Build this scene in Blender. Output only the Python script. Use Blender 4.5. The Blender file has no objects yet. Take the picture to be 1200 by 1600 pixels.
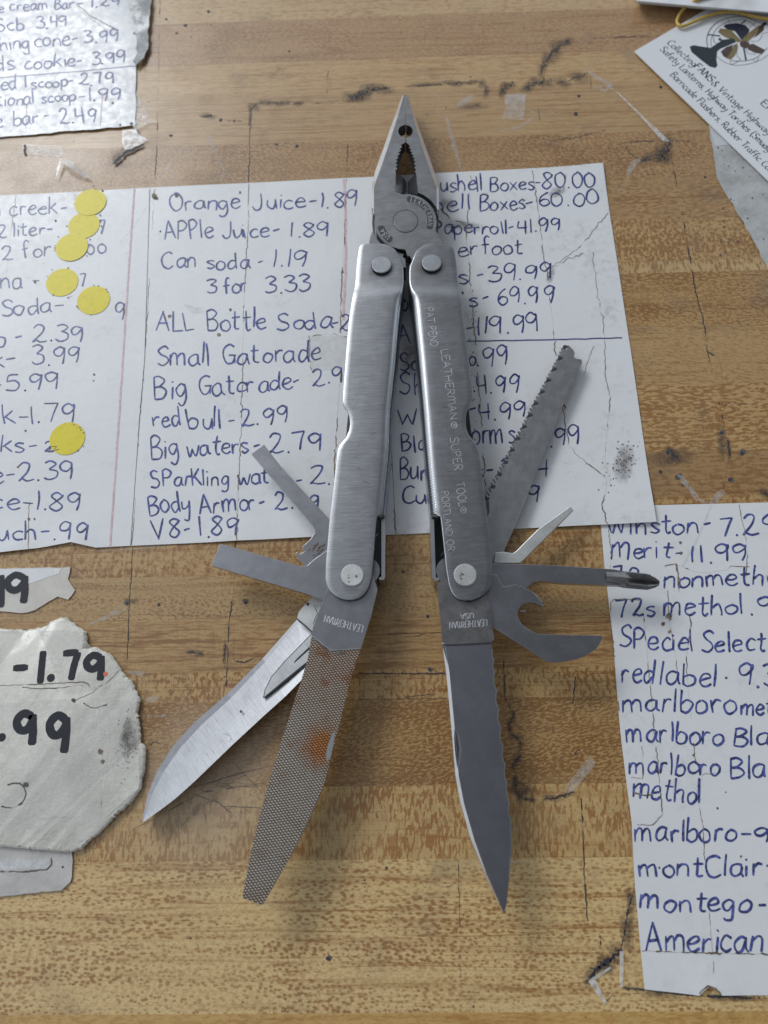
import bpy, bmesh, math, random
import numpy as np
from mathutils import Vector, Matrix

S = bpy.context.scene
random.seed(7)
MM = 0.001

# ---------------------------------------------------------------- camera, world, lamps, exposure
F = 1200.0                      # focal length in pixels of the 1200 x 1600 photograph
DIST = 0.248                    # metres from the lens to the counter along the view axis
def unit(v): return v / np.linalg.norm(v)
AX = unit(np.array([53700.0, 1100.0, 1200.0]))          # wood grain direction seen from the camera
AY = np.array([-143.0, 3600.0, -1200.0]); AY = unit(AY - AX * AY.dot(AX))
AZ = np.cross(AX, AY)
ROT = np.array([AX, AY, AZ])                            # camera -> world
CAM = ROT @ np.array([0, 0, DIST])
def P(u, v, z=0.0):
    """point at height z (metres) seen at pixel u, v of the photograph"""
    d = ROT @ np.array([u - 600.0, -(v - 800.0), -F])
    t = (z - CAM[2]) / d[2]
    p = CAM + d * t
    return Vector((p[0], p[1], z))

cd = bpy.data.cameras.new('camera'); cam = bpy.data.objects.new('camera', cd)
S.collection.objects.link(cam); S.camera = cam
cam.matrix_world = Matrix([[*ROT[0], CAM[0]], [*ROT[1], CAM[1]], [*ROT[2], CAM[2]], [0, 0, 0, 1]])
cd.sensor_fit = 'VERTICAL'; cd.sensor_height = 36.0; cd.sensor_width = 27.0
cd.lens = 36.0 * F / 1600.0
cd.clip_start = 0.005; cd.clip_end = 50
cd.dof.use_dof = True; cd.dof.focus_distance = 0.237; cd.dof.aperture_fstop = 13.0

S.view_settings.view_transform = 'Standard'; S.view_settings.look = 'None'
S.view_settings.exposure = 0.0; S.view_settings.gamma = 1.0; S.view_settings.use_curve_mapping = False

W = bpy.data.worlds.new('World'); S.world = W; W.use_nodes = True
def build_world():
    nt = W.node_tree; nt.nodes.clear()
    out = nt.nodes.new('ShaderNodeOutputWorld'); bg = nt.nodes.new('ShaderNodeBackground')
    tc = nt.nodes.new('ShaderNodeTexCoord')
    def lobe(direction, a, b, amt):
        dv = nt.nodes.new('ShaderNodeVectorMath'); dv.operation = 'DOT_PRODUCT'
        dv.inputs[1].default_value = Vector(direction).normalized()
        nt.links.new(tc.outputs['Generated'], dv.inputs[0])
        mr = nt.nodes.new('ShaderNodeMapRange'); mr.interpolation_type = 'SMOOTHSTEP'
        mr.inputs[1].default_value = a; mr.inputs[2].default_value = b
        mr.inputs[3].default_value = 0; mr.inputs[4].default_value = amt
        nt.links.new(dv.outputs['Value'], mr.inputs[0]); return mr.outputs[0]
    def add(a, b):
        m = nt.nodes.new('ShaderNodeMath'); m.operation = 'ADD'
        for i, x in enumerate((a, b)):
            if isinstance(x, (int, float)): m.inputs[i].default_value = x
            else: nt.links.new(x, m.inputs[i])
        return m.outputs[0]
    v = lobe((-0.92, 0.15, 0.40), 0.33, 1.0, 0.75)          # bright shop lights up and to the left
    v = add(v, lobe((0.0, 0.97, 0.25), 0.82, 1.0, 0.60))    # far wall, lit
    v = add(v, lobe((0.25, -0.10, 1.0), 0.86, 0.995, -0.10)) # the person holding the camera is dark
    v = add(v, 0.205)
    mx = nt.nodes.new('ShaderNodeMath'); mx.operation = 'MAXIMUM'; mx.inputs[1].default_value = 0.02
    nt.links.new(v, mx.inputs[0])
    bg.inputs['Color'].default_value = (0.84, 0.92, 1.0, 1)
    nt.links.new(mx.outputs[0], bg.inputs['Strength'])
    nt.links.new(bg.outputs[0], out.inputs['Surface'])
build_world()

def area(name, loc, target, sx, sy, power, col):
    l = bpy.data.lights.new(name, 'AREA'); l.shape = 'RECTANGLE'; l.size = sx; l.size_y = sy
    l.energy = power; l.color = col
    o = bpy.data.objects.new(name, l); S.collection.objects.link(o)
    o.location = loc
    o.rotation_euler = (Vector(target) - Vector(loc)).to_track_quat('-Z', 'Y').to_euler()
    return o
area('shop_tube_light', (-1.35, 1.72, 1.66), (0, -0.03, 0), 1.3, 0.7, 34.0, (0.95, 0.98, 1.0))
area('shop_window_light', (1.3, 1.2, 0.75), (0, 0, 0), 0.9, 0.6, 2.6, (0.74, 0.86, 1.0))

# ---------------------------------------------------------------- node helpers
class NT:
    def __init__(self, name):
        self.m = bpy.data.materials.new(name); self.m.use_nodes = True
        self.t = self.m.node_tree
        self.b = self.t.nodes['Principled BSDF']
        self.pos_socket = None
    def n(self, ty, **kw):
        x = self.t.nodes.new(ty)
        for k, v in kw.items(): setattr(x, k, v)
        return x
    def put(self, sock, v):
        if isinstance(v, bpy.types.NodeSocket): self.t.links.new(v, sock)
        elif isinstance(v, (tuple, list)) and sock.type == 'RGBA' and len(v) == 3: sock.default_value = (*v, 1)
        else: sock.default_value = v
    def set(self, **kw):
        for k, v in kw.items(): self.put(self.b.inputs[k.replace('_', ' ')], v)
    def pos(self):                       # world position in millimetres
        if self.pos_socket is None:
            g = self.n('ShaderNodeNewGeometry')
            m = self.n('ShaderNodeVectorMath', operation='SCALE'); m.inputs['Scale'].default_value = 1000
            self.t.links.new(g.outputs['Position'], m.inputs[0]); self.pos_socket = m.outputs[0]
        return self.pos_socket
    def map(self, vec, scale=(1, 1, 1), rot=0.0, loc=(0, 0, 0)):
        r = vec
        if rot:
            q = self.n('ShaderNodeVectorRotate', rotation_type='Z_AXIS'); q.inputs['Angle'].default_value = rot
            self.put(q.inputs['Vector'], r); r = q.outputs[0]
        m = self.n('ShaderNodeMapping'); self.put(m.inputs['Vector'], r)
        m.inputs['Scale'].default_value = scale; m.inputs['Location'].default_value = loc
        return m.outputs[0]
    def noise(self, vec, scale=1.0, detail=2.0, rough=0.5, dist=0.0):
        x = self.n('ShaderNodeTexNoise'); self.put(x.inputs['Vector'], vec)
        x.inputs['Scale'].default_value = scale; x.inputs['Detail'].default_value = detail
        x.inputs['Roughness'].default_value = rough; x.inputs['Distortion'].default_value = dist
        return x.outputs[0]
    def rng(self, v, a, b, c=0.0, d=1.0, smooth=True):
        x = self.n('ShaderNodeMapRange'); x.interpolation_type = 'SMOOTHSTEP' if smooth else 'LINEAR'
        self.put(x.inputs[0], v)
        for i, q in enumerate((a, b, c, d)): self.put(x.inputs[i + 1], q)
        return x.outputs[0]
    def math(self, op, a, b=0.0, clamp=False):
        x = self.n('ShaderNodeMath', operation=op); x.use_clamp = clamp
        self.put(x.inputs[0], a); self.put(x.inputs[1], b); return x.outputs[0]
    def mix(self, f, a, b):
        x = self.n('ShaderNodeMix', data_type='RGBA'); self.put(x.inputs[0], f)
        self.put(x.inputs[6], a); self.put(x.inputs[7], b); return x.outputs[2]
    def bump(self, h, strength=0.3, dist=0.0001, normal=None):
        x = self.n('ShaderNodeBump'); x.inputs['Strength'].default_value = strength
        x.inputs['Distance'].default_value = dist; self.put(x.inputs['Height'], h)
        if normal is not None: self.put(x.inputs['Normal'], normal)
        return x.outputs[0]
    def dist(self, p):
        x = self.n('ShaderNodeVectorMath', operation='DISTANCE'); self.put(x.inputs[0], self.pos())
        x.inputs[1].default_value = [c * 1000 for c in p]; return x.outputs['Value']

# ---------------------------------------------------------------- mesh helpers
def smoothline(pts, n=5):
    """Catmull-Rom through 2-D points"""
    if len(pts) < 3: return [tuple(p) for p in pts]
    q = [pts[0]] + list(pts) + [pts[-1]]; out = []
    for i in range(1, len(q) - 2):
        p0, p1, p2, p3 = (np.array(q[k], float) for k in (i - 1, i, i + 1, i + 2))
        for k in range(n):
            t = k / n
            out.append(tuple(0.5 * (2 * p1 + (p2 - p0) * t + (2 * p0 - 5 * p1 + 4 * p2 - p3) * t * t + (3 * p1 - p0 - 3 * p2 + p3) * t ** 3)))
    out.append(tuple(pts[-1])); return out

class MB:
    """collects faces of one mesh"""
    def __init__(self): self.v = []; self.f = []; self.mi = []; self.mats = []; self.fade = {}
    def mat(self, m):
        if m not in self.mats: self.mats.append(m)
        return self.mats.index(m)
    def face(self, pts, m):
        i = len(self.v); self.v += [tuple(p) for p in pts]
        self.f.append(tuple(range(i, i + len(pts)))); self.mi.append(self.mat(m))
    def poly(self, px, z, m):
        t = [P(x, y, z(x, y) if callable(z) else z) for x, y in px]
        if sum(a.x * b.y - b.x * a.y for a, b in zip(t, t[1:] + t[:1])) < 0: t.reverse()
        self.face(t, m)
    def prism(self, px, z0, z1, m, top=None, inset=0.0, side=None):
        """solid whose top outline is seen at px; optional chamfer of size inset (m)"""
        t = [P(x, y, z1) for x, y in px]
        if sum(a.x * b.y - b.x * a.y for a, b in zip(t, t[1:] + t[:1])) < 0: t.reverse()
        n = len(t); i = len(self.v)
        self.v += [(p.x, p.y, z1) for p in t] + [(p.x, p.y, z0) for p in t]
        a = self.mat(m); s = self.mat(side or m)
        self.f.append(tuple(range(i, i + n))); self.mi.append(a)
        self.f.append(tuple(reversed(range(i + n, i + 2 * n)))); self.mi.append(s)
        for k in range(n):
            j = (k + 1) % n
            self.f.append((i + k, i + n + k, i + n + j, i + j)); self.mi.append(s)
    def cyl(self, c, r, z0, z1, m, n=40, r1=None, side=None, knurl=0.0):
        i = len(self.v); r1 = r if r1 is None else r1
        for z, rr in ((z0, r), (z1, r1)):
            for k in range(n):
                a = 2 * math.pi * k / n; q = rr * (1 - (knurl if k % 2 else 0))
                self.v.append((c.x + q * math.cos(a), c.y + q * math.sin(a), z))
        self.f.append(tuple(range(i + n, i + 2 * n))); self.mi.append(self.mat(m))
        for k in range(n):
            j = (k + 1) % n
            self.f.append((i + k, i + j, i + n + j, i + n + k)); self.mi.append(self.mat(side or m))
    def ribbon(self, pts, w, m, ridge=0.0):
        """flat (or roof-shaped) ribbon along 3-D points; w is a width or list of widths in metres"""
        n = len(pts)
        if n < 2: return
        p = [Vector(q) for q in pts]
        ww = w if isinstance(w, (list, tuple)) else [w] * n
        i = len(self.v); mi = self.mat(m); k = 3 if ridge else 2
        for a in range(n):
            d = (p[min(a + 1, n - 1)] - p[max(a - 1, 0)]); d.z = 0
            if d.length < 1e-9: d = Vector((1, 0, 0))
            d.normalize(); s = Vector((-d.y, d.x, 0)) * ww[a] * 0.5
            if ridge: self.v += [tuple(p[a] + s), tuple(p[a] + Vector((0, 0, ridge))), tuple(p[a] - s)]
            else: self.v += [tuple(p[a] + s), tuple(p[a] - s)]
        for a in range(n - 1):
            for b in range(k - 1):
                self.f.append((i + a * k + b, i + a * k + b + 1, i + (a + 1) * k + b + 1, i + (a + 1) * k + b)); self.mi.append(mi)
    def blob(self, u, v, r, z, m, ry=None, n=9):
        ph = random.random() * 6
        self.poly([(u + r * (0.6 + 0.6 * random.random()) * math.cos(ph + 6.283 * k / n),
                    v + (ry or r) * (0.6 + 0.6 * random.random()) * math.sin(ph + 6.283 * k / n)) for k in range(n)], z, m)
    def soft(self, u, v, rx, ry, z, m, n=18, rings=4):
        """stain that fades towards its rim"""
        i = len(self.v); mi = self.mat(m); ph = random.random() * 6
        zf = z if callable(z) else (lambda a, b: z)
        wob = [0.75 + 0.25 * math.sin(2 * 6.283 * k / n + ph) + 0.2 * random.random() for k in range(n)]
        self.v.append(tuple(P(u, v, zf(u, v))))
        for r in range(1, rings + 1):
            for k in range(n):
                a = 6.283 * k / n; q = r / rings * wob[k]
                x, y = u + rx * q * math.cos(a), v + ry * q * math.sin(a)
                self.fade[len(self.v)] = 1 - (r / rings) ** 1.5; self.v.append(tuple(P(x, y, zf(x, y))))
        for k in range(n):
            j = (k + 1) % n
            self.f.append((i, i + 1 + j, i + 1 + k)); self.mi.append(mi)
            for r in range(rings - 1):
                b = i + 1 + r * n; self.f.append((b + k, b + j, b + n + j, b + n + k)); self.mi.append(mi)
    def build(self, name, parent=None, bevel=0.0, smooth=None, seg=2, solid=0.0):
        me = bpy.data.meshes.new(name)
        v = np.array(self.v); c = np.array([(v[:, 0].min() + v[:, 0].max()) / 2, (v[:, 1].min() + v[:, 1].max()) / 2, v[:, 2].min()])
        me.from_pydata([tuple(q) for q in v - c], [], self.f)
        for m in self.mats: me.materials.append(m)
        me.polygons.foreach_set('material_index', self.mi)
        me.update()
        if self.fade or any(m.name.startswith(('milky', 'brown_grey', 'faint')) for m in self.mats):
            at = me.attributes.new('fade', 'FLOAT', 'POINT'); fa = np.ones(len(self.v), dtype=np.float32)
            for q, w in self.fade.items(): fa[q] = w
            at.data.foreach_set('value', fa)
        if smooth is not None:
            me.polygons.foreach_set('use_smooth', [True] * len(me.polygons))
            me.set_sharp_from_angle(angle=math.radians(smooth))
        o = bpy.data.objects.new(name, me); S.collection.objects.link(o)
        if parent is not None:
            o.parent = parent; o.location = Vector(c) - world_of(parent)
        else: o.location = c
        if solid:
            md = o.modifiers.new('thickness', 'SOLIDIFY'); md.thickness = solid; md.offset = -1
        if bevel:
            md = o.modifiers.new('bevel', 'BEVEL'); md.width = bevel; md.segments = seg
            md.limit_method = 'ANGLE'; md.angle_limit = math.radians(40)
        return o
def world_of(o):
    p = Vector(o.location)
    while o.parent: o = o.parent; p += Vector(o.location)
    return p
def tag(o, label=None, cat=None, group=None, kind=None):
    if label: o['label'] = label
    if cat: o['category'] = cat
    if group: o['group'] = group
    if kind: o['kind'] = kind
    return o
def empty(name, loc, label, cat):
    o = bpy.data.objects.new(name, None); S.collection.objects.link(o); o.location = loc
    o.empty_display_size = 0.01
    return tag(o, label, cat)

# ---------------------------------------------------------------- single-stroke lettering (base 0, x-height 5, capitals 9)
_G = {
 'a': (5.2, '4.2,4.6 2.6,5.2 0.8,3.7 0.6,1.2 2,0 3.6,1.4 4.2,4.4|4.3,5 4.1,1.5 5,0.1'),
 'b': (5.2, '0.8,9.5 0.7,4 0.7,0.2|0.7,3.5 2.6,5 4.5,3.6 4.1,1 2.2,-0.1 0.7,0.8'),
 'c': (4.7, '4.1,4.4 2.4,5 0.7,3 1,0.8 2.6,0 4.3,0.8'),
 'd': (5.3, '4.1,4.3 2.2,5 0.6,3 1,0.5 2.4,0.1 4.1,2.5|4.3,9.5 4.1,3 4.4,0'),
 'e': (5.0, '0.7,2.6 2.6,2.9 4.1,3.6 3.4,5 1.8,4.8 0.6,2.6 1.2,0.5 2.8,0 4.5,1'),
 'f': (4.2, '4,8.6 2.9,9.4 1.9,8 1.7,4 1.7,0|0.3,4.8 3.6,5.2'),
 'g': (5.2, '4,4.5 2.4,5.2 0.7,3.5 1.2,1 2.6,0.8 4,3|4.2,5 4.1,0 3.4,-3 1.8,-3.6 0.7,-2.4'),
 'h': (5.0, '0.8,9.4 0.7,5 0.6,0|0.6,3 2.2,5 3.7,4.4 4,2 4.1,0'),
 'i': (2.0, '0.8,5 0.8,0|0.8,7 0.95,7.5'),
 'k': (5.0, '0.8,9.4 0.7,5 0.6,0|3.9,6 0.9,2.8|1.4,3.2 4.4,0'),
 'l': (2.1, '0.8,9.4 0.8,5 0.8,0'),
 'm': (7.4, '0.6,5.2 0.6,0|0.6,3.2 1.9,5.2 3.1,4.6 3.2,0|3.2,3.2 4.6,5.2 6,4.6 6.3,0'),
 'n': (5.0, '0.7,5.1 0.6,0|0.6,3 2.2,5.1 3.8,4.4 4.1,0'),
 'o': (5.0, '2.4,5 0.7,3.4 0.9,0.9 2.6,0 4.3,1.6 4.2,4 2.3,5.1'),
 'p': (5.2, '0.8,5.2 0.7,1 0.6,-3.6|0.8,4 2.6,5.2 4.5,3.8 3.7,0.8 1.8,0.1 0.7,1.2'),
 'r': (4.0, '0.7,5.1 0.6,0|0.6,3 1.9,4.9 3.5,4.7'),
 's': (4.5, '3.9,4.4 2.2,5.1 0.8,4 2.4,2.7 3.9,1.4 2.4,0 0.6,0.6'),
 't': (4.2, '1.8,8.4 1.7,4 1.7,1 2.6,0 3.5,0.5|0.2,5.4 3.8,5.7'),
 'u': (5.0, '0.7,5 0.7,1.4 2,0 3.6,1.6 4,5|4,5 4.1,0'),
 'w': (6.6, '0.4,5 1.6,0.2 3,3.8|3,3.8 4.4,0.2 6,5.2'),
 'x': (4.8, '0.6,5 4.2,0|4.2,5 0.5,0'),
 'y': (5.0, '0.6,5 0.9,2 2.2,1.4 3.8,3|4.3,5 3.9,0 2.7,-3.4 1,-3'),
 'v': (4.8, '0.4,5 2.2,0.1|2.2,0.1 4.2,5'),
 'A': (6.4, '0.4,0 3,9.2|3,9.2 5.6,0|1.3,3.4 5,3.7'),
 'B': (6.0, '0.9,9 0.8,0|0.6,8.6 2.8,9.3 4.6,7.6 3,5.4 1,4.8|1,4.8 3.6,4.8 5.2,2.8 3.8,0.4 0.8,0'),
 'C': (6.2, '5.5,8 4,9.2 1.8,7.8 0.7,4.4 1.6,1 3.6,0 5.7,1.2'),
 'E': (5.4, '0.8,9 0.8,0|0.8,9 4.8,9.2|0.8,4.8 4,5|0.8,0 5,0'),
 'F': (5.2, '0.8,9 0.8,0|0.8,9 4.8,9.1|0.8,5 4,5.1'),
 'G': (6.6, '5.5,8 3.8,9.2 1.6,7.4 0.8,4 2,0.6 4.2,0.4 5.4,2.8|3.2,4.2 6.2,4.2|5.4,4.2 5.3,0.2'),
 'H': (6.2, '0.8,9 0.8,0|5.2,9 5.2,0|0.8,4.6 5.2,4.7'),
 'J': (5.2, '4,9 3.9,4 3.4,0.4 1.8,-0.4 0.5,1.6'),
 'K': (5.6, '0.8,9.2 0.7,0|4.6,9 0.9,4|1.8,5 5,0'),
 'L': (5.0, '0.8,9.1 0.8,0|0.8,0 4.6,0.2'),
 'M': (8.2, '0.8,0 0.9,8.2|0.9,6 2.6,9 3.8,7.6 3.9,1|3.9,6 5.6,8.8 7,7.4 7.2,0'),
 'N': (6.4, '0.8,0 0.8,9|0.8,9 5.4,0|5.4,0 5.4,9.2'),
 'O': (6.8, '3.4,9.2 1,7 0.8,3 2.8,0 5.4,1.4 6,5.4 4.6,8.8 3,9.2'),
 'P': (5.6, '0.9,9 0.8,0|0.7,8.6 3,9.3 4.9,7.4 3.4,4.8 0.9,4.4'),
 'R': (5.8, '0.9,9 0.8,0|0.7,8.6 3,9.3 4.9,7.4 3.4,4.9 0.9,4.5|2.4,4.6 5,0'),
 'S': (5.8, '5,8 3.4,9.2 1.2,7.8 2,5.4 4.4,4 5,1.8 3,0 0.6,1'),
 'T': (5.8, '2.9,9 2.9,0|0.3,9 5.5,9.1'),
 'U': (6.2, '0.8,9 0.8,3 2.4,0.1 4.4,0.6 5.4,3.6 5.4,9'),
 'V': (6.0, '0.5,9 2.8,0|2.8,0 5.5,9.2'),
 'W': (8.4, '0.5,8.6 2.2,0.2|2.2,0.2 4.2,6|4.2,6 5.8,0.2|5.8,0.2 7.8,9'),
 'D': (6.2, '0.8,9 0.8,0|0.8,9 4,8.2 5.4,4.6 4,0.8 0.8,0'),
 '0': (6.0, '3,9 1,7 0.8,2.6 2.6,0 4.8,1.8 5.2,6 3.6,8.8 2.6,9'),
 '1': (2.6, '1.3,9.2 1.2,5 1.1,0'),
 '2': (6.0, '0.9,7.4 2.4,9.2 4.4,8.2 3.6,4.6 0.6,0.2|0.6,0.2 1.6,0.9 3.4,0 5.6,0.6'),
 '3': (5.6, '0.8,8.4 2.8,9.3 4.6,7.8 2.2,5.2|2.2,5.2 4.8,4 4.4,1 2.2,0 0.4,1.2'),
 '4': (5.8, '1,8.8 0.8,4.4 2.6,4.2 5,4.4|4.4,9.2 4.3,0'),
 '5': (5.4, '4.6,8.8 1.4,8.6 1,5|1,5 3.4,5.4 4.8,3 3.4,0.3 0.6,0.6'),
 '6': (5.6, '4,9.2 1.6,6.4 0.9,2.4 2.4,0 4.6,1.4 4.4,4 2.4,4.6 1,2.8'),
 '7': (5.6, '0.5,8.7 4.8,9|4.8,9 3.6,5 2.6,0'),
 '8': (5.6, '4.6,8 2.8,9.2 1.2,7.6 2.8,5 4.6,2.4 2.8,0 0.8,1.8 2.4,4.6 4.4,7 4.7,8.2'),
 '9': (5.6, '4.6,7.8 2.8,9 0.9,7.2 1.2,4.8 2.8,4.4 4.5,6.6 4.7,8.4|4.7,8.4 4.4,4 3.7,0'),
 '-': (4.2, '0.6,3.6 3.6,3.9'), '.': (2.2, '0.9,0.2 1.25,0.5'), ',': (2.2, '1.2,0.8 0.8,-1.2'),
 "'": (1.6, '0.9,9.2 0.6,7.2'), '(': (3.2, '2.6,10 1,7 1,2 2.6,-1.6'), ' ': (3.4, ''),
 '&': (6.6, '6,0.2 2.4,6.4 3,9 4.4,7.6 1,3.2 1.2,0.6 3.2,0 5.8,3.6'),
 '@': (7.0, '3.5,8.5 1,6.5 1,3 3.5,1 6,3 6,6.5 3.4,8.6|2.6,3 2.6,6.8 4.2,6.6 4.3,5.2 2.6,4.9|3.4,4.8 4.5,3'),
}
GLYPH = {}
for _c, (_a, _s) in _G.items():
    GLYPH[_c] = (_a, [[tuple(map(float, q.split(','))) for q in st.split()] for st in _s.split('|') if st])

_zc = [0]
def zjit():
    _zc[0] = (_zc[0] + 1) % 9
    return _zc[0] * 2.5e-6
def text(mb, s, p0, p1, cap, z, w, m, jit=0.25, slant=0.0, ridge=0.0, nib=None, up=None, bold=1.0):
    if m in (INK, INK2): w *= 1.12
    """write s from pixel p0 to p1 (baseline), capital height cap px, on surface z"""
    d = np.array(p1, float) - np.array(p0, float); L = np.hypot(*d); d /= L
    n = np.array((d[1], -d[0])) if up is None else np.array(up, float)       # up in pixels
    tot = sum(GLYPH[c][0] for c in s); sx = L / tot; sy = cap / 9.0
    x = 0.0
    zf = z if callable(z) else (lambda u, v: z)
    for c in s:
        adv, strokes = GLYPH[c]
        dx, dy = random.gauss(0, jit), random.gauss(0, jit * 1.4)
        k = 1 + random.gauss(0, 0.05) * (jit > 0); rot = random.gauss(0, 0.05) * (jit > 0)
        for st in strokes:
            pts = smoothline([(a + random.gauss(0, jit * .6), b + random.gauss(0, jit * .6)) for a, b in st] if jit > .15 else st, 5)
            px = []
            for a, b in pts:
                a2 = a * 1.0 + rot * b + slant * b + dx; b2 = b * k + dy - rot * (a - 2)
                px.append(np.array(p0) + d * ((x + a2) * sx) + n * (b2 * sy))
            if len(px) == 2:            # straight strokes get a few points so they can follow the paper
                px = [px[0] + (px[1] - px[0]) * t for t in (0, .25, .5, .75, 1)]
            zz = zjit()
            q = [P(u, v, zf(u, v) + zz) for u, v in px]
            if nib is None:
                f1, f2 = random.uniform(0, 6), random.uniform(.1, .45)
                ws = [w * (0.96 + 0.2 * math.sin(f1 + f2 * i) * (jit > .15) + 0.1 * random.random()) for i, _ in enumerate(q)]
                if len(q) > 4: ws[0] *= 0.75; ws[-1] *= 0.65
                if c == '.': ws = [w * 1.4] * len(q)
            else:
                ws = []
                for i in range(len(q)):
                    e = px[min(i + 1, len(q) - 1)] - px[max(i - 1, 0)]
                    e = e / (np.hypot(*e) + 1e-9)
                    ax, ay = e.dot(d), e.dot(n)
                    ws.append(w * bold * (0.35 + 0.65 * abs(ay * math.cos(nib) - ax * math.sin(nib))))
            if c == '.' and not ridge: mb.cyl(q[0], max(w * .62, sy * 0.00012), q[0].z - 1e-5, q[0].z, m, 12)
            else: mb.ribbon(q, ws, m, ridge)
        x += adv
def line(mb, px, z, w, m, jag=0.0, step=3.0, gaps=0.0, taper=False, smooth=False):
    """a scratch, crack or pen line along pixel points; w in px"""
    pts = smoothline(px, 5) if smooth else px
    out = []
    for (x0, y0), (x1, y1) in zip(pts, pts[1:]):
        L = math.hypot(x1 - x0, y1 - y0); k = max(1, int(L / step))
        for i in range(k):
            t = i / k; out.append((x0 + (x1 - x0) * t, y0 + (y1 - y0) * t))
    out.append(pts[-1])
    zf = z if callable(z) else (lambda u, v: z)
    if m is CRACK: w *= .75
    zz = zjit(); n = len(out); q = []; ws = []; run = 1.0
    for i, (u, v) in enumerate(out):
        u += random.gauss(0, jag); v += random.gauss(0, jag)
        q.append(P(u, v, zf(u, v) + zz))
        if gaps and random.random() < 0.3: run = 0.12 if random.random() < gaps else 0.5 + random.random()
        k = run * (math.sin(math.pi * (i + 0.6) / (n + 0.2)) ** 0.5 if taper else 1)
        ws.append(w * 0.0002 * k)
    mb.ribbon(q, ws, m)

# ---------------------------------------------------------------- materials
def wood(name, light, dark, fl=(1.6, 0.7, 0.52, 0.10, 0.9), ln=(0.8, 0.25), vt=(0.0, 1.0), tilt=0.0, patch=0.35, seed=0, rough=0.42, cell=None):
    """one lamination of the counter: light wood with darker flecks, growth lines and cross streaks"""
    light = (light[0] * 1.13, light[1] * .985, light[2] * .80); dark = (dark[0] * 1.10, dark[1] * .90, dark[2] * .66)
    k = NT(name); p = k.map(k.pos(), loc=(seed * 13.7, seed * 7.1, 0))
    w = k.map(p, (1 / 14, 1 / 9, 1)); low = k.noise(w, 1, 2)
    fv = k.map(p, (0.85 / fl[0], 0.85 / fl[1], 1), rot=tilt)
    f = k.noise(fv, 1, 2.0, 0.55, 0.25)
    thr = k.math('ADD', fl[2] + patch * 0.25, k.math('MULTIPLY', low, -patch * 0.5))
    fm = k.rng(f, k.math('SUBTRACT', thr, fl[3] * .6), k.math('ADD', thr, fl[3] * .6))
    if cell:                             # short separate dashes instead of a marbled figure
        wob = k.n('ShaderNodeVectorMath', operation='ADD'); k.put(wob.inputs[0], k.map(p, (1 / cell[0], 1 / cell[1], 1), rot=tilt))
        nz = k.n('ShaderNodeTexNoise'); k.put(nz.inputs['Vector'], k.map(p, (0.9, 0.9, 1))); nz.inputs['Detail'].default_value = 3; k.t.links.new(nz.outputs[1], wob.inputs[1])
        vo = k.n('ShaderNodeTexVoronoi', voronoi_dimensions='2D'); k.put(vo.inputs['Vector'], wob.outputs[0]); vo.inputs['Scale'].default_value = 1.0
        rad = k.rng(low, 0.3, 0.7, cell[2] * 0.72, cell[2] * 1.25)
        dash = k.rng(vo.outputs['Distance'], k.math('SUBTRACT', rad, 0.055), k.math('ADD', rad, 0.055), 1, 0)
        rowm = k.rng(k.noise(k.map(p, (0.02, 0.33, 1)), 1, 2), 0.32, 0.62, 0.35, 1.0)
        fm = k.math('MAXIMUM', k.math('MULTIPLY', dash, rowm), k.math('MULTIPLY', fm, 0.22))
    l1 = k.noise(k.map(p, (0.012, ln[0], 1), rot=tilt * 0.15), 1, 3, 0.6, 0.3)
    lm = k.rng(l1, 0.50, 0.66)
    r1 = k.noise(k.map(p, (0.007, 0.20 + 0.16 * ln[0], 1), loc=(3, 5, 0)), 1, 2.0, 0.5, 0.15)
    ring = k.rng(k.math('ABSOLUTE', k.math('SUBTRACT', r1, 0.5)), 0.0, 0.022, 1.0, 0.0)
    ring = k.math('MULTIPLY', ring, k.rng(k.noise(k.map(p, (0.06, 0.5, 1)), 1, 3, .6), .35, .6, .15, 1))
    M = k.math('ADD', k.math('MULTIPLY', fm, fl[4] * 1.15), k.math('MULTIPLY', lm, ln[1]))
    M = k.math('ADD', M, k.math('MULTIPLY', ring, 0.45 + ln[1] * 0.6))
    if vt[0]:
        vn = k.noise(k.map(p, (vt[1], 0.13, 1)), 1, 3, 0.6, 0.5)
        M = k.math('ADD', M, k.math('MULTIPLY', k.rng(vn, 0.50, 0.64), vt[0]))
    M = k.math('MULTIPLY', M, k.rng(k.noise(k.map(p, (1 / 30, 1 / 12, 1)), 1, 1), 0.3, 0.7, 0.65, 1.1), clamp=True)
    col = k.mix(M, light, dark)
    # fine pores and a thin film of dirt
    pore = k.noise(k.map(p, (1.3, 4.5, 1)), 1, 2, 0.6)
    col = k.mix(k.rng(pore, 0.54, 0.68, 0, 0.6), col, tuple(c * 0.55 for c in dark))
    dirt = k.noise(k.map(p, (1 / 22, 1 / 22, 1)), 1, 4, 0.65)
    col = k.mix(k.rng(dirt, 0.52, 0.75, 0, 0.35), col, (0.13, 0.10, 0.075))
    wn = k.math('ADD', k.dist(P(330, 1245)), k.math('MULTIPLY', k.math('SUBTRACT', dirt, 0.5), 40.0))   # worn patch
    col = k.mix(k.rng(wn, 8, 32, 0.42, 0), col, (0.50, 0.40, 0.30))
    scuff = k.noise(k.map(p, (0.35, 0.5, 1), rot=0.5), 1, 5, 0.75)
    col = k.mix(k.rng(scuff, 0.66, 0.74, 0, 0.35), col, (0.60, 0.55, 0.48))
    k.set(Base_Color=col, Roughness=k.rng(dirt, 0.3, 0.7, rough - 0.06, rough + 0.14), Coat_Weight=0.6, Coat_Roughness=0.30)
    h = k.math('ADD', k.math('MULTIPLY', fm, -0.3), k.math('MULTIPLY', k.noise(k.map(p, (0.6, 1.6, 1)), 1, 4, 0.6), 1.0))
    k.set(Normal=k.bump(h, 0.22, 0.0002))
    return k.m

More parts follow.
